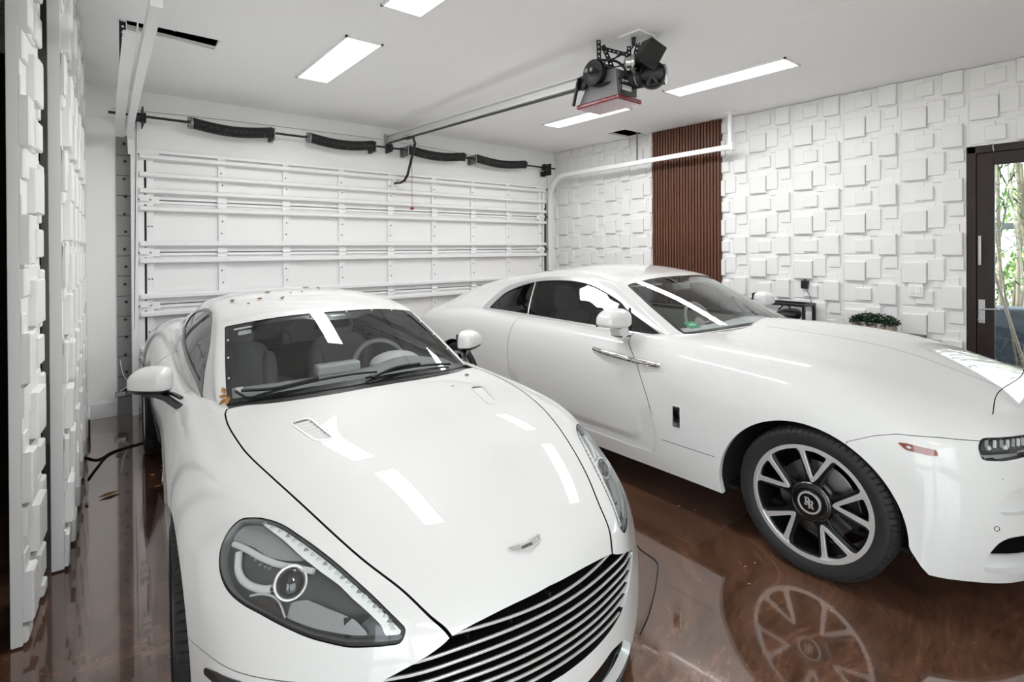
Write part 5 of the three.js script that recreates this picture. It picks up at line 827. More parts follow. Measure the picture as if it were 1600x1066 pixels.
{
  const car = rolls, fb = splineNet(R_BODY), ft = splineNet(R_TOP);
  const body = netMesh(fb, [14, 14, 12, 14, 20, 24, 34, 30, 34, 40, 34, 22, 24, 20, 12], [16, 16, 16, 14, 14, 14, 18, 14]);
  const top = netMesh(ft, [20, 22, 22, 14, 30, 40, 34, 24, 14], [24, 26, 8, 16, 26, 8]);
  const arch = (s0) => (x, y, s) => { const dy = y - 0.315; return (dy > 0 ? Math.hypot(s - s0, dy) : s > s0 ? s - s0 + dy * 0.7 : s0 - s - dy * 0.15) - 0.444; };
  const side = (f, v = -1) => (x, y, s) => x > 0.6 ? f(s, y) : v;
  const winPts = [[-.99, 1.056], [-1.222, 1.061], [-1.46, 1.067], [-1.637, 1.070], [-2.038, 1.075], [-2.518, 1.079], [-2.90, 1.077], [-2.87, 1.134], [-2.81, 1.212], [-2.67, 1.278], [-2.44, 1.340], [-2.124, 1.371], [-1.88, 1.371], [-1.695, 1.346], [-1.53, 1.296], [-1.39, 1.240], [-1.33, 1.201]];
  const winPoly = [...winPts.slice(0, 7), ...smooth(winPts.slice(7), 5, false)], inWin = inside(winPoly);
  const chromePts = [[-.92, 1.043], [-1.222, 1.047], [-1.637, 1.056], [-2.038, 1.060], [-2.518, 1.062], [-3.01, 1.050], [-2.968, 1.150], [-2.874, 1.256], [-2.617, 1.338], [-2.267, 1.391], [-1.924, 1.402], [-1.691, 1.374], [-1.489, 1.312], [-1.308, 1.218]];
  const inChrome = inside([...chromePts.slice(0, 6), ...smooth(chromePts.slice(6), 5, false)]);
  const wsPoly = rounded([[0.03, -1], [0.04, 1.95, 0.1], [0.3, 2.01], [1.5, 2.03], [2.80, 1.98, 0.15], [2.90, 1.2], [2.92, -1]], 0.03, 4), inWs = inside(wsPoly);
  const lampPoly = rounded([[-.40, .828, .02], [-.63, .834, .03], [-.786, .826, .02], [-.815, .79], [-.820, .74, .015], [-.76, .738, .01], [-.655, .752], [-.40, .76, .02]].map(([x, y, r]) => [-x, y, r]), 0.015), inLamp = inside(lampPoly);
  const upper = inside(rounded([[0.70, 0.518], [0.792, 0.518], [0.790, 0.575], [0.755, 0.620], [0.69, 0.632], [-0.2, 0.64], [-0.2, 0.518]], 0.02));
  const lower = inside(rounded([[-0.2, 0.25], [0.70, 0.245], [0.803, 0.262], [0.818, 0.30], [0.81, 0.35], [0.790, 0.402], [0.757, 0.425], [0.66, 0.43], [-0.2, 0.43]], 0.03));
  const deck = inside([[-0.2, -0.70], [0.2, -0.72], [0.55, -0.84], [0.68, -0.97], [0.74, -1.1], [0.775, -1.3], [0.785, -2.3], [0.74, -3.0], [0.60, -3.4], [-0.2, -3.4]]);
  let skin = gate(body, [(x, y, s) => x > 0.6 ? arch(-0.035)(x, y, s) : 1, (x, y, s) => x > 0.6 ? arch(-3.22)(x, y, s) : 1, (x, y, s) => y > 0.9 && x < 0.84 ? -deck(x, s) : 1]);
  const nearArch = (x, y, s) => x > 0.6 && (Math.abs(arch(-0.035)(x, y, s)) < 0.01 || Math.abs(arch(-3.22)(x, y, s)) < 0.01);
  const DG = 0.0022, doorPoly = rounded([[-1.205, 1.3], [-1.19, 1.035], [-1.066, .905], [-.986, .734], [-.935, .603], [-.905, .470], [-.903, .40, .05], [-.93, .345, .06], [-1.1, .333], [-2.30, .34], [-2.37, .40, .04], [-2.392, .56], [-2.414, .757], [-2.394, .925], [-2.355, 1.035], [-2.34, 1.3]], 0.06, 8), inDoor = inside(doorPoly);
  const seam = (s) => s > 0.5 ? 0.814 + (s - 0.6) * 0.0 : s > 0.36 ? 0.802 + (s - 0.36) * 0.09 : s > 0.28 ? 0.777 + (s - 0.28) * 0.31 : 0.742 + (s - 0.21) * 0.5;
  const isNose = (x, y, s) => Math.min(s - 0.17, seam(s) - y) * (1);                       // front bumper below the seam
  const noseTop = (x, y, s) => x < 0.66 ? 0.5 : 1;
  // front: bonnet, wings, bumper
  const front = clip(skin, (x, y, s) => s + 0.55), rear = clip(skin, (x, y, s) => -0.55 - s);
  const bumperM = clip(front, (x, y, s) => isNose(x, y, s) - 0.0013), upperM = clip(front, (x, y, s) => -isNose(x, y, s) - 0.0013);
  const gapLine = (x, y, s) => s - (0.647 - 0.03 * Math.exp(-(((x - 0.4) / 0.22) ** 2)));
  const bonnetZone = (x, y, s) => Math.min(0.64 - x, -gapLine(x, y, s));
  const lampCut = (x, y, s) => s > 0.45 ? -inLamp(x, y) : 1;
  let bonnet = clip(upperM, (x, y, s) => Math.min(-gapLine(x, y, s) - 0.002, 0.64 - x)), wing = gate(upperM, [(x, y, s) => Math.max(x - 0.64, gapLine(x, y, s) - 0.002), lampCut]);
  const full = (m, d = 0.02, f) => merge([toGeo(m), flange(m, d, f)]);
  const cutBack = (x, y, s) => x < 0.80 && y > 0.9 ? -deck(x, s) : 1;
  const B = mesh('bonnet', two([toGeo(bonnet)]), MC.paint, car); mesh('bonnet_edge', two([flange(bonnet, 0.012, (x, y, s) => s > 0.55)]), MC.sealGapShade, B);
  { const path = []; for (let k = 0; k <= 40; k++) { const s = -0.55 + 1.17 * k / 40, x = 0.262 + 0.03 * Math.sin((s + 0.2) * 2), b = drop(bonnet, [x, 2, s], [0, -1, 0]); if (b) path.push(V(...b.at).add(V(0, -0.0015, 0))); }
    for (const m of [1, -1]) mesh('bonnet_line', tube(path.map((p) => V(p.x * m, p.y, p.z)), 0.0022, 60, 6), MC.greyTrim, B); }  // thin dark grey line laid along each half of the bonnet
  const deckM = clip(rear, (x, y, s) => s > -1.2 && x < 0.80 && y > 0.95 ? 1 : -1);
  pair('front_wing', car, merge([toGeo(wing), flange(wing, 0.03, nearArch)]), MC.paint).forEach((o, k) => { const f = flange(wing, 0.02, (x, y, s) => !nearArch(x, y, s) && s > 0.2); mesh('wing_edge', k ? f : mirrored(f), MC.sealGapShade, o); });
  const cutU = (x, y, s) => s > 0.5 ? upper(x, y) : -1, cutL = (x, y, s) => s > 0.5 ? lower(x, y) : -1;
  const bp = gate(bumperM, [(x, y, s) => -cutU(x, y, s), (x, y, s) => -cutL(x, y, s), lampCut]);
  const bum = mesh('front_bumper', two([toGeo(bp), flange(bp, 0.03, (x, y, s) => nearArch(x, y, s) || y < 0.26 || (s > 0.5 && lower(x, y) > -0.01))]), MC.paint, car);
  mesh('bumper_edge', two([flange(bp, 0.015, (x, y, s) => y > 0.70)]), MC.sealGapShade, bum);
  { const u = clip(bumperM, cutU); mesh('upper_intake', two([toGeo(offset(u, -0.028)), flange(u, 0.028)]), MC.paint, bum);
    const l = clip(bumperM, cutL), hi = clip(l, (x, y) => y - 0.352), lo = clip(l, (x, y) => 0.338 - y), st = clip(l, (x, y) => Math.min(y - 0.339, 0.351 - y));
    mesh('intake_mesh', two([toGeo(offset(hi, -0.07)), flange(hi, 0.07)]), MC.black, bum);
    mesh('intake_tray', two([toGeo(offset(lo, -0.035)), flange(lo, 0.035, (x, y) => y < 0.33)]), MC.paint, bum);
    mesh('intake_strip', two([toGeo(offset(st, -0.006)), flange(offset(st, -0.006), 0.06)]), MW.machined, bum); }
  const wash = inside(rounded([[.70, .69], [.779, .686], [.772, .648], [.70, .652]], 0.012));
  { const w = clip(bp, (x, y, s) => s > 0.5 ? Math.min(wash(x, y), 0.0022 - wash(x, y)) : -1); mesh('washer_cover', two(toGeo(offset(w, 0.0008))), MC.sealGapShade, bum);
    { const b = drop(bp, [0.801, 0.462, 3], [0, 0, -1]); if (b) pair('parking_sensor', bum, new THREE.TorusGeometry(0.0105, 0.0014, 8, 24).applyQuaternion(new THREE.Quaternion().setFromUnitVectors(V(0, 0, 1), V(...b.n))).translate(...b.at), MC.sealGapShade); } }
  const mkp = inside(rounded([[.363, .768], [.40, .772], [.497, .765], [.507, .742], [.47, .740], [.395, .745]], 0.006)), mk = offset(clip(bumperM, (x, y, s) => x > 0.8 ? mkp(s, y) : -1), 0.004);
  pair('side_marker', bum, merge([toGeo(mk), flange(mk, 0.012)]), phys('#7a2008', { roughness: 0.15, clearcoat: 1, clearcoatRoughness: 0.03 }), ['orange side reflector', 'orange side reflector']).forEach((o, k) => { const b = drop(mk, [2, 0.757, 0.405], [-1, 0, 0]); if (b) { const g = new THREE.SphereGeometry(0.009, 16, 10).scale(0.4, 0.8, 1.1).translate(b.at[0], b.at[1], b.at[2]); mesh('marker_bulb', k ? g : mirrored(g), MW.machined, o); } });
  // headlamps
  for (const sd of [-1, 1]) { const L = new THREE.Group(); L.name = 'headlamp'; car.add(L); const fix = (g) => sd > 0 ? g : mirrored(g), lm = clip(front, (x, y, s) => s > 0.45 ? inLamp(x, y) - 0.0015 : -1);
    mesh('lens', fix(toGeo(offset(lm, -0.004))), MC.lens, L); mesh('lamp_bowl', fix(merge([toGeo(offset(lm, -0.06)), flange(lm, 0.06)])), MC.lampDark, L);
    const gk = clip(front, (x, y, s) => s > 0.45 ? Math.min(inLamp(x, y), 0.007 - inLamp(x, y)) : -1); mesh('lamp_rim', fix(toGeo(offset(gk, -0.003))), MC.black, L);
    const up = inside(rounded([[.795, .815], [.62, .826], [.42, .82], [.42, .785], [.60, .785], [.70, .772], [.778, .770], [.805, .79]], 0.012)), um = clip(front, (x, y, s) => s > 0.45 ? up(x, y) : -1);
    mesh('lamp_unit', fix(merge([toGeo(offset(um, -0.035)), flange(offset(um, -0.035), 0.02)])), MC.lampDark, L);
    for (let k = 0; k < 14; k++) { const x = 0.785 - k * 0.026, b = drop(front, [x, 0.80 + 0.002 * (k % 2), 3], [0, 0, -1]); if (b) mesh('lamp_rib', fix(new RoundedBoxGeometry(0.005, 0.034, 0.012, 1, 0.002).rotateZ(0.1).translate(x, 0.797, b.at[2] - 0.03)), k % 2 ? MC.lampGrey : MW.machined, L); }
    for (const x of [0.76, 0.70]) { const b = drop(front, [x, 0.79, 3], [0, 0, -1]); if (b) mesh('lamp_chip', fix(new THREE.SphereGeometry(0.011, 12, 8).translate(x, 0.782, b.at[2] - 0.028)), MC.led, L); }
    const lo2 = inside(rounded([[.815, .765], [.79, .757], [.69, .768], [.60, .778], [.42, .778], [.42, .765], [.655, .757], [.76, .743], [.815, .745]], 0.006)), lw = clip(front, (x, y, s) => s > 0.45 ? lo2(x, y) : -1); mesh('lamp_ledge', fix(merge([toGeo(offset(lw, -0.02)), flange(offset(lw, -0.02), 0.03)])), MC.lampGrey, L); }
  // sides
  const doorM = clip(rear, (x, y, s) => x > 0.6 ? inDoor(s, y) - DG : -1), bodyM = gate(rear, [(x, y, s) => x > 0.6 ? -inDoor(s, y) - DG : 1, (x, y, s) => x < 0.80 && s > -1.3 && y > 0.9 ? -deck(x, s) : 1]);
  // the door tapers in to the front edge of the wing, so the wing skin between s = -0.9 and -0.55 belongs to the body side
  const fd = clip(front, (x, y, s) => x > 0.6 ? inDoor(s, y) - DG : -1);
  // the lower door is pressed in below a soft-cornered panel line
  const press = rounded([[-1.03, 1.2], [-1.03, .43, .07], [-1.09, .395, .05], [-2.28, .41, .05], [-2.28, 1.2]], 0.05, 8);
  const door = { ...doorM, p: [...doorM.p] }; const inPress = inside(press);
  for (let k = 0; k < door.p.length; k += 3) { const q = inPress(door.p[k + 2], door.p[k + 1]), t = Math.min(1, Math.max(0, (0.012 - q) / 0.024)), low = Math.min(1, Math.max(0, (0.62 - door.p[k + 1]) / 0.12)); door.p[k] -= 0.011 * t * t * (3 - 2 * t) * low; }
  { const g = toGeo(door); g.deleteAttribute('normal'); g.computeVertexNormals(); const D = pair('door', car, toCreasedNormals(g, 0.9), MC.paint); D.forEach((o, k) => mesh('door_edge', k ? flange(door, 0.02) : mirrored(flange(door, 0.02)), MC.sealGapShade, o));
    // handles and mirrors follow below as parts of the door
    D.forEach((o, k) => { const fix = (q) => k ? q : mirrored(q);
      const at = (s, y, d = 0) => { const b = drop(rear, [2, y, s], [-1, 0, 0]) ?? drop(front, [2, y, s], [-1, 0, 0]); return V(b.at[0] + d, y, s); };
      const scoop = inside(smooth([[-1.43, .935], [-1.25, .945], [-1.10, .925], [-1.10, .895], [-1.25, .880], [-1.40, .905]], 5)); const sm = clip(doorM, (x, y, s) => x > 0.6 ? scoop(s, y) : -1);
      if (sm.i.length) mesh('handle_cup', fix(toGeo(offset(sm, 0.0006))), MC.paint, o);
      const path = []; for (let i = 0; i <= 16; i++) { const t = i / 16, s = -1.435 + 0.355 * t, y = 0.929 - 0.020 * t; path.push(at(s, y, 0.006 + 0.024 * Math.sin(Math.min(1, t * 2.6) * Math.PI / 2))); }
      mesh('door_handle', fix(sweepProfile(circlePts(0, 0, 0.016, 14).map(([a, b]) => [a * 0.75, b * 1.05]), path, V(0, 1, 0))), MC.chromeBright ?? M.chrome, o); }); }
  { const at = (s, y, d = 0) => { const b = drop(rear, [2, y, s], [-1, 0, 0]) ?? drop(front, [2, y, s], [-1, 0, 0]); return V(b.at[0] + d, y, s); };
    const path = []; for (let i = 0; i <= 10; i++) { const t = i / 10; path.push(at(-1.07 + 0.195 * t, 0.9085 - 0.006 * t, 0.030 - 0.024 * t * t * t)); }
    const g = sweepProfile(circlePts(0, 0, 0.016, 14).map(([a, b]) => [a * 0.75, b * 1.05]), path, V(0, 1, 0)); pair('handle_trim', car, g, M.chrome);
    // vertical emblem behind the front wheel
    const c = at(-0.748, 0.615, 0.001), e = new RoundedBoxGeometry(0.006, 0.128, 0.054, 3, 0.003); pair('wing_emblem', car, merge([e.clone().translate(c.x, c.y, c.z)]), M.chrome).forEach((o, k) => { const fix = (q) => k ? q : mirrored(q);
      mesh('emblem_field', fix(new RoundedBoxGeometry(0.004, 0.088, 0.042, 2, 0.002).translate(c.x + 0.0025, c.y + 0.013, c.z)), MC.black, o);
      const rr = letters(serif, 'R', 0.036, 0.0015).scale(0.8, 1, 1); mesh('emblem_letters', fix(merge([rr.clone().translate(-0.005, 0.006, 0), rr.clone().translate(0.005, -0.006, 0)]).rotateY(Math.PI / 2).scale(1, 1, -1).scale(1, 1, k ? 1 : 1).translate(c.x + 0.0042, c.y + 0.013, c.z)), MW.machined, o); }); }
  mesh('body_side', two([toGeo(bodyM), flange(bodyM, 0.025, (x, y, s) => y < 0.9)]), MC.paint, car);
  // sill crease
  { const p = []; for (let k = 0; k <= 30; k++) { const s = -0.50 - 2.15 * k / 30, y = 0.446 - 0.02 * k / 30; const b = (drop(rear, [2, y, s], [-1, 0, 0]) ?? drop(front, [2, y, s], [-1, 0, 0])); if (b && (s > -0.9)) p.push(V(b.at[0] - 0.0015, y, s)); } pair('sill_line', car, tube(p, 0.0024, 30, 6), MC.sealGapShade); }
  // roof, glass
  const shell = gate(top, [(x, y, s, u, v) => v < 2.5 ? -inWs(u, v) - 0.006 : 1, (x, y, s, u, v) => v > 2.3 ? -inChrome(s, y) : 1, (x, y, s, u, v) => v > 4.5 ? y - 0.97 : 1]);
  const roof = mesh('roof', two([toGeo(shell)]), MC.paint, car);
  const liner = gate(top, [(x, y, s, u, v) => Math.min(u - 3.05, 6.6 - u, 2.9 - v)]); mesh('headlining', two(toGeo(offset(liner, -0.03))), MC.cream, roof);
  const wsM = clip(top, (x, y, s, u, v) => v < 2.5 ? inWs(u, v) - 0.004 : -1), ws = mesh('windscreen', two(toGeo(offset(wsM, -0.001))), MC.glass, car);
  const wr = clip(clip(top, (x, y, s, u, v) => v < 2.5 ? inWs(u, v) + 0.007 : -1), (x, y, s, u, v) => 0.012 - inWs(u, v)); mesh('windscreen_seal', two(toGeo(offset(wr, -0.0005))), MC.sealGapShade, ws);
  const fr = clip(wsM, (x, y, s, u, v) => Math.max(0.17 - u, v - 1.90, u - 2.86)); mesh('windscreen_border', two(toGeo(offset(fr, -0.006))), std('#2a2a2b', 0.4), ws);
  { const st = clip(wsM, (x, y, s, u, v) => Math.min(u - 0.28, 0.60 - u, v - 1.52, 1.72 - v)); mesh('window_sticker', mirrored(toGeo(offset(st, -0.005))), std('#3f9a6d', 0.6), ws); const st2 = clip(wsM, (x, y, s, u, v) => Math.min(u - 0.38, 0.50 - u, v - 1.555, 1.685 - v)); mesh('sticker_print', mirrored(toGeo(offset(st2, -0.003))), std('#9fd0b4', 0.6), ws); }
  const chromeM = clip(clip(top, (x, y, s, u, v) => v > 2.2 ? inChrome(s, y) : -1), (x, y, s) => 0.0015 - inWin(s, y));
  const glassM = clip(top, (x, y, s, u, v) => v > 2.2 ? inWin(s, y) - 0.001 : -1);
  const sealGapShade2 = clip(glassM, (x, y, s) => 0.008 - inWin(s, y));
  const sideG = pair('side_window', car, toGeo(offset(glassM, -0.008)), MC.tint = new THREE.MeshPhysicalMaterial({ color: '#6f7374', transmission: 1, roughness: 0, thickness: 0, ior: 1.52 }));
  sideG.forEach((o, k) => { const g = merge([toGeo(offset(sealGapShade2, -0.003))]); mesh('window_seal', k ? g : mirrored(g), MC.sealGapShade, o); });
  const satinTrim = phys('#c9c9c9', { roughness: 0.35, metalness: 0.55, clearcoat: 0.5 });
  pair('window_surround', car, merge([toGeo(offset(chromeM, 0.002)), flange(offset(chromeM, 0.002), 0.01)]), satinTrim);
  for (const [a, b, name, mat] of [[[-2.424, 1.341], [-2.313, 1.076], 'quarter_divider', satinTrim], [[-1.309, 1.205], [-1.235, 1.062], 'front_divider', MC.sealGapShade]]) { const p = []; for (let k = 0; k <= 8; k++) { const s = a[0] + (b[0] - a[0]) * k / 8, y = a[1] + (b[1] - a[1]) * k / 8, q = drop(top, [2, y, s], [-1, 0, 0]); p.push(V(q.at[0] - 0.006, y, s)); } pair(name, car, tube(p, name === 'front_divider' ? 0.012 : 0.006, 12, 8), mat); }
  // mirrors
  for (const sd of [-1, 1]) { const m = new THREE.Group(); m.name = 'door_mirror'; m.position.set(sd * 1.035, 1.155, -1.20); m.rotation.y = sd * 0.15; car.add(m); const fix = (g) => sd > 0 ? g : mirrored(g);
    const q = new THREE.SphereGeometry(1, 40, 28), a = q.attributes.position; for (let i = 0; i < a.count; i++) { const [x, y, z] = [a.getX(i), a.getY(i), a.getZ(i)], px = Math.sign(x) * Math.pow(Math.abs(x), 0.6), py = Math.sign(y) * Math.pow(Math.abs(y), 0.62); const h = px > 0 ? 1 - 0.30 * px * px : 1; a.setXYZ(i, px * 0.125, py > 0 ? py * 0.085 * h : py * 0.045 * (1 - 0.2 * Math.max(0, px)), z > 0 ? Math.pow(z, 0.75) * 0.105 : z * 0.05); } q.computeVertexNormals();
    mesh('mirror_cap', fix(q), MC.paint, m);
    mesh('mirror_foot', fix(sweepProfile(rounded([[-0.045, -0.055], [0.045, -0.055], [0.04, 0.055], [-0.04, 0.055]], 0.02, 4), [V(-0.055, -0.03, -0.0), V(-0.07, -0.065, -0.005), V(-0.085, -0.098, -0.01)], V(0, 0, 1))), MC.paint, m);
    mesh('mirror_gasket', fix(rbox(-0.13, -0.04, -0.108, -0.099, -0.06, 0.045, 0.004)), MC.sealGapShade, m);
    mesh('mirror_glass', fix(new RoundedBoxGeometry(0.20, 0.11, 0.006, 2, 0.003).translate(0, 0.018, -0.046)), MC.black, m); }
  // rear glass, boot line
  // cabin
  mesh('cabin_tub', [box(-0.78, 0.78, 0.24, 0.28, -3.3, -0.75), box(-0.80, -0.78, 0.28, 1.03, -3.2, -1.0), box(0.78, 0.80, 0.28, 1.03, -3.2, -1.0), box(-0.78, 0.78, 0.28, 1.0, -0.80, -0.76), box(-0.7, 0.7, 0.28, 1.08, -3.3, -3.25)], MC.cream, car);
  mesh('dashboard', gridSurface((a, t) => { const x = -0.74 + 1.48 * a; return [x, 1.03 + 0.045 * Math.sin(Math.min(1, t * 1.2) * Math.PI) - (t > 0.85 ? (t - 0.85) * 2.5 : 0) - 0.03 * x * x, -0.68 - 0.24 * x * x - 0.58 * t]; }, 30, 16), MC.cabinLight, car);
  steeringWheel(car, 0.38, 0.98, -1.42, MC.cream, 0.19);
  for (const x of [-0.40, 0.40]) seat(car, x, -1.98, 0.42, MC.cream, 0.25, true);
  for (const x of [-0.38, 0.38]) seat(car, x, -2.80, 0.38, MC.cream, 0.25);
  mesh('mirror_inside', [new RoundedBoxGeometry(0.24, 0.07, 0.03, 3, 0.014).translate(0, 1.33, -1.36), bar([0, 1.33, -1.36], [0, 1.41, -1.36], 0.008)], MC.greyTrim, car);
  for (const x of [-0.34, 0.34]) mesh('sun_visor', new RoundedBoxGeometry(0.40, 0.012, 0.14, 2, 0.005).rotateX(0.25).translate(x, 1.365, -1.50), MC.cream, car);
  // wells, underside
  for (const s of [-0.035, -3.22]) pair('wheel_well', car, lathe([[0.456, 0.945], [0.456, 0.60], [0.0, 0.60]], 48, Math.PI - 0.12, Math.PI + 0.24).translate(0, 0.322, s), MC.well);
  mesh('underside', [box(-0.86, 0.86, 0.25, 0.27, -4.0, 0.40), box(-0.5, 0.5, 0.25, 0.27, 0.40, 0.70), box(-0.55, 0.55, 0.27, 0.72, -0.6, 0.55), box(-0.60, 0.60, 0.24, 0.8, -4.0, -2.7)], MC.well, car);
  const proto = vSpokeWheel();
  for (const sd of [-1, 1]) { putWheel(car, proto, sd, 0.963, 0.3655, 0); putWheel(car, proto, sd, 0.963, 0.3655, -3.20); }
}

// ---------------------------------------------------------------- small things along the wall and on the floor
{
  const t = thing('side_table', 'low black table against the tiled wall behind the right car bonnet', 'table', [5.98, 0, -1.83]);
  mesh('table_top', rbox(-0.19, 0.19, 0.775, 0.805, -0.42, 0.42, 0.004), M.blackPlastic, t);
  for (const [x, z] of [[-0.17, -0.40], [0.17, -0.40], [-0.17, 0.40], [0.17, 0.40]]) mesh('leg', rbox(x - 0.015, x + 0.015, 0, 0.776, z - 0.015, z + 0.015, 0.003), M.blackPlastic, t);
  const p = thing('planter', 'pale stone trough with a clipped green plant on the low black table', 'planter', [5.96, 0.805, -1.775]);
  const stone = new THREE.MeshStandardMaterial({ roughness: 0.8, map: pixelTex(128, 64, (u, v) => { const n = noise2(u * 12, v * 12), g = 1 + 0.12 * n + (Math.floor(u * 5) % 2 ? 0.06 : -0.08); return [176 * g, 163 * g, 150 * g]; }) });
  for (let k = 0; k < 5; k++) mesh('trough_block', rbox(-0.065, 0.065, 0, 0.10, -0.175 + k * 0.07, -0.108 + k * 0.07, 0.005), stone, p);
  const L = []; for (let k = 0; k < 620; k++) { const g = new THREE.SphereGeometry(1, 5, 4).scale(0.011, 0.004, 0.018); const z = range(-0.19, 0.19), x = range(-0.085, 0.085), h = 0.10 + range(-0.02, 0.085) * Math.sqrt(Math.max(0, 1 - (z / 0.2) ** 2)); g.rotateX(range(-0.9, 0.9)).rotateY(range(0, 6.28)).rotateZ(range(-0.7, 0.7)).translate(x, h, z); L.push(g); }
  const f = mesh('leaves', L, std('#1f3a20', 0.5), p); f.userData.kind = 'stuff';
  const c = thing('console_frame', 'black square-tube console frame by the tiled wall behind the right car', 'console', [6.02, 0, -3.0]);
  for (const x of [-0.13, 0.13]) { mesh('top_rail', rbox(x - 0.014, x + 0.014, 1.005, 1.033, -0.62, 0.62, 0.002), M.blackPlastic, c); for (const z of [-0.606, 0.606]) mesh('leg', rbox(x - 0.014, x + 0.014, 0, 1.005, z - 0.014, z + 0.014, 0.002), M.blackPlastic, c); }
  for (const z of [-0.606, 0.606]) mesh('cross_rail', rbox(-0.116, 0.116, 1.005, 1.033, z - 0.014, z + 0.014, 0.002), M.blackPlastic, c);
  mesh('lower_shelf', rbox(-0.13, 0.13, 0.80, 0.815, -0.6, 0.6, 0.003), M.blackPlastic, c);
  const b = thing('bag', 'slumped black bag lying on the shelf of the black console frame', 'bag', [6.0, 0.815, -2.62]);
  { const g = new THREE.SphereGeometry(1, 24, 16), a = g.attributes.position; for (let k = 0; k < a.count; k++) { const x = a.getX(k), y = a.getY(k), z = a.getZ(k); a.setXYZ(k, x * 0.10, Math.max(0, y * 0.09 + 0.06 + 0.04 * z), z * 0.16); } g.computeVertexNormals(); mesh('bag_body', g, M.blackPlastic, b); mesh('strap', tube([[0, 0.14, 0.06], [-0.02, 0.20, 0.0], [0, 0.13, -0.08]], 0.008, 16, 6), M.blackPlastic, b); }
  const w = thing('white_lead', 'loose white lead lying over the far edge of the low black table', 'cable', [6.05, 0.805, -2.14]); mesh('lead', tube([[0.12, 0.01, -0.14], [0.0, 0.03, -0.08], [-0.05, 0.075, -0.01], [0.02, 0.095, 0.05], [0.03, 0.02, 0.07], [-0.06, 0.006, 0.08]], 0.004, 40, 6), M.whiteMetal, w);
  tag(mesh('floor_cable', [tube([[-0.02, 0.006, -5.36], [0.06, 0.006, -5.24], [0.16, 0.006, -5.37], [0.36, 0.006, -5.45], [0.62, 0.006, -5.60]], 0.007, 40, 6), tube([[0.0, 0.006, -4.84], [0.05, 0.006, -5.05], [0.14, 0.006, -5.33], [0.3, 0.008, -5.44]], 0.007, 30, 6)], M.rubber), 'black cable lying on the brown floor by the garage door', 'cable');
  tag(mesh('floor_wire', tube([[2.45, 0.003, -1.95], [2.34, 0.003, -1.80], [2.31, 0.003, -1.67], [2.22, 0.003, -1.60], [1.96, 0.003, -1.456], [1.82, 0.003, -1.40]], 0.0022, 60, 6), M.rubber), 'thin dark wire curving over the floor between the two cars', 'wire');
  // dry leaves: floor, roof of the left car, and its scuttle corner
  const browns = ['#7d5a34', '#8d6a3a', '#5b4631', '#a8783f', '#4a4038'].map((c) => std(c, 0.7));
  const dry = (l, w, curl) => { const g = new THREE.PlaneGeometry(w, l, 4, 8), p = g.attributes.position; for (let k = 0; k < p.count; k++) { const v = p.getY(k) / l + 0.5, x = p.getX(k) * Math.sin(Math.PI * Math.min(0.97, Math.max(0.04, v))); p.setXYZ(k, x, (curl * Math.abs(x)) + 0.25 * l * (v - 0.5) ** 2, p.getY(k)); } const m = merge([g, g.clone().translate(0, 0.0012, 0)]); m.computeVertexNormals(); return m; };
  const place = (label, at, l, w, turn, k, group, up) => { const t = tag(mesh('dry_leaf', dry(l, w, 0.5), browns[k % 5]), label, 'leaf', group); t.position.set(...at); t.rotation.y = turn; if (up) t.quaternion.premultiply(new THREE.Quaternion().setFromUnitVectors(V(0, 1, 0), up)); return t; };
  [['curled brown leaf on the floor beside the left car, the largest there', 0.11, -4.44, 0.12, 0.045, 1.9, 1], ['small tan leaf on the floor under the left mirror', 0.36, -4.62, 0.05, 0.03, 0.4, 3], ['yellowish leaf on the floor nearest the left car', 0.375, -4.38, 0.05, 0.026, 1.2, 3], ['tiny leaf on the floor by the tiled screen', -0.01, -4.36, 0.04, 0.022, 0.2, 1], ['dark bent leaf on the floor near the cable', 0.19, -5.25, 0.05, 0.026, 1.4, 2]].forEach(([s, x, z, l, w, a, k]) => place(s, [x, 0.003, z], l, w, a, k));
  for (let k = 0; k < 12; k++) place('crumbled dry leaf bit on the floor by the rear wheel of the left car', [range(0.42, 0.66), 0.003, range(-5.0, -4.3)], range(0.03, 0.075), range(0.012, 0.03), range(0, 6), k, 'leaf bits by the rear wheel');
  for (const [x, z] of [[2.91, -1.93], [2.95, -1.84], [2.62, -1.35], [2.69, -1.335], [2.5, -1.27]]) place('pale crumb of leaf on the floor near the spoked front wheel', [x, 0.003, z], 0.018, 0.012, 1, 3, 'crumbs by the spoked wheel');
  // on the left car
  const top = clip(netMesh(splineNet(A_TOP), [10, 10, 24, 20, 10, 6], [14, 14, 6, 6, 6, 4]), (x, y) => y - 1.1), q = aston.matrix; aston.updateMatrixWorld();
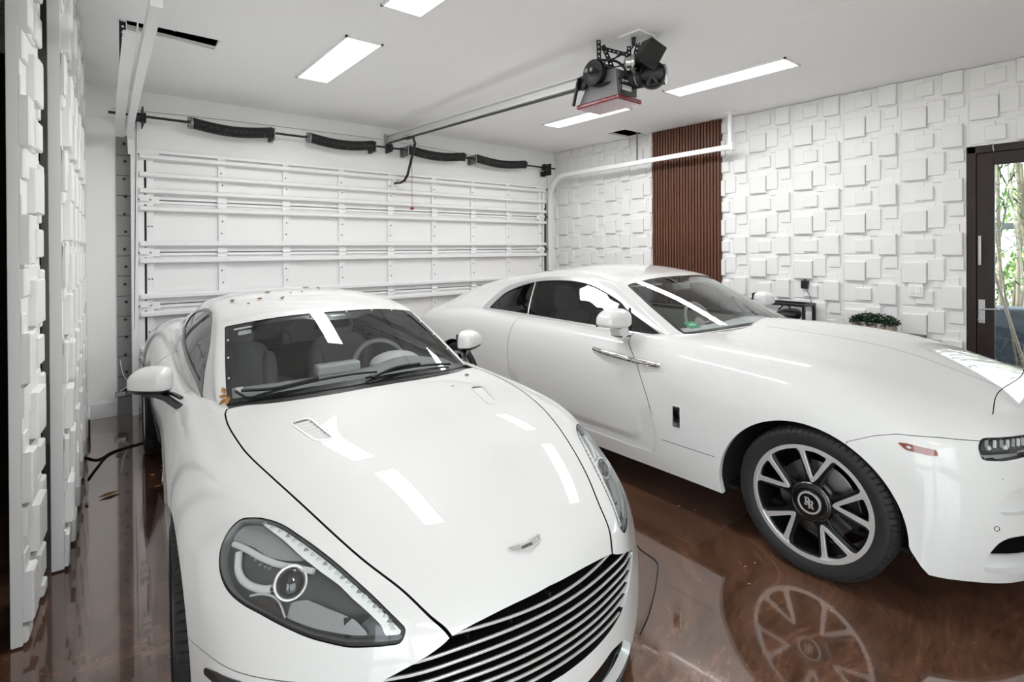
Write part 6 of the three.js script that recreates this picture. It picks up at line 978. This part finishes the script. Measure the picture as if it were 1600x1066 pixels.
  const roofLeaf = ['bent grey leaf on the roof of the left car at its left rear corner', 'small dry leaf on the left roof rail of the left car', 'flat dark leaf on the roof of the left car, nearest its windscreen', 'round pale leaf on the roof of the left car, left of the dark one', 'upright dry leaf on the roof of the left car behind the round one', 'tiny leaf crumb in the middle of the left car roof', 'second tiny crumb in the middle of the left car roof, further right', 'small folded leaf on the right half of the left car roof', 'thin leaf lying far back on the left car roof', 'curled leaf at the rear right of the left car roof'];
  [[-0.46, -1.62, 0.06, 0.03], [-0.40, -1.42, 0.02, 0.012], [-0.20, -1.42, 0.065, 0.02], [-0.32, -1.50, 0.035, 0.03], [-0.22, -1.75, 0.05, 0.022], [-0.10, -1.62, 0.02, 0.014], [-0.02, -1.64, 0.018, 0.014], [0.14, -1.78, 0.035, 0.02], [0.12, -2.05, 0.06, 0.018], [0.20, -2.0, 0.05, 0.02]].forEach(([x, s, l, w], k) => { const b = drop(top, [Math.abs(x), 3, s], [0, -1, 0]); if (!b) return; const p = V(x, b.at[1] + 0.003, s).applyMatrix4(aston.matrixWorld); place(roofLeaf[k], p.toArray(), l, w, k * 1.3, k === 3 ? 3 : 2 + 2 * (k % 2), null, V(Math.sign(x) * b.n[0], b.n[1], b.n[2]).applyQuaternion(aston.quaternion).normalize()); });
  [[-0.655, 0.975, -0.615], [-0.66, 0.955, -0.585], [-0.665, 0.94, -0.555], [-0.65, 0.945, -0.535]].forEach(([x, y, s], k) => { const p = V(x, y, s).applyMatrix4(aston.matrixWorld); place(['orange leaf stuck highest beside the windscreen pillar of the left car', 'orange leaf below the highest one beside the windscreen pillar', 'brown leaf in the scuttle corner of the left car', 'orange leaf lowest in the scuttle corner of the left car'][k], p.toArray(), 0.045, 0.022, k * 0.8, 3, null, V(-0.5, 0.7, 0.5).normalize()).material = browns[k === 2 ? 1 : 3]; });
  for (const [x, s, l] of [[0.32, -0.15, 0.012], [0.50, -0.30, 0.03]]) { const p = V(x, 0.938, s).applyMatrix4(aston.matrixWorld); place(l > 0.02 ? 'pale curled leaf on the bonnet of the left car by its right vent' : 'dark speck of leaf on the bonnet of the left car', p.toArray(), l, l * 0.6, 0.5, l > 0.02 ? 4 : 2); }
}
renderer.render(scene, camera);
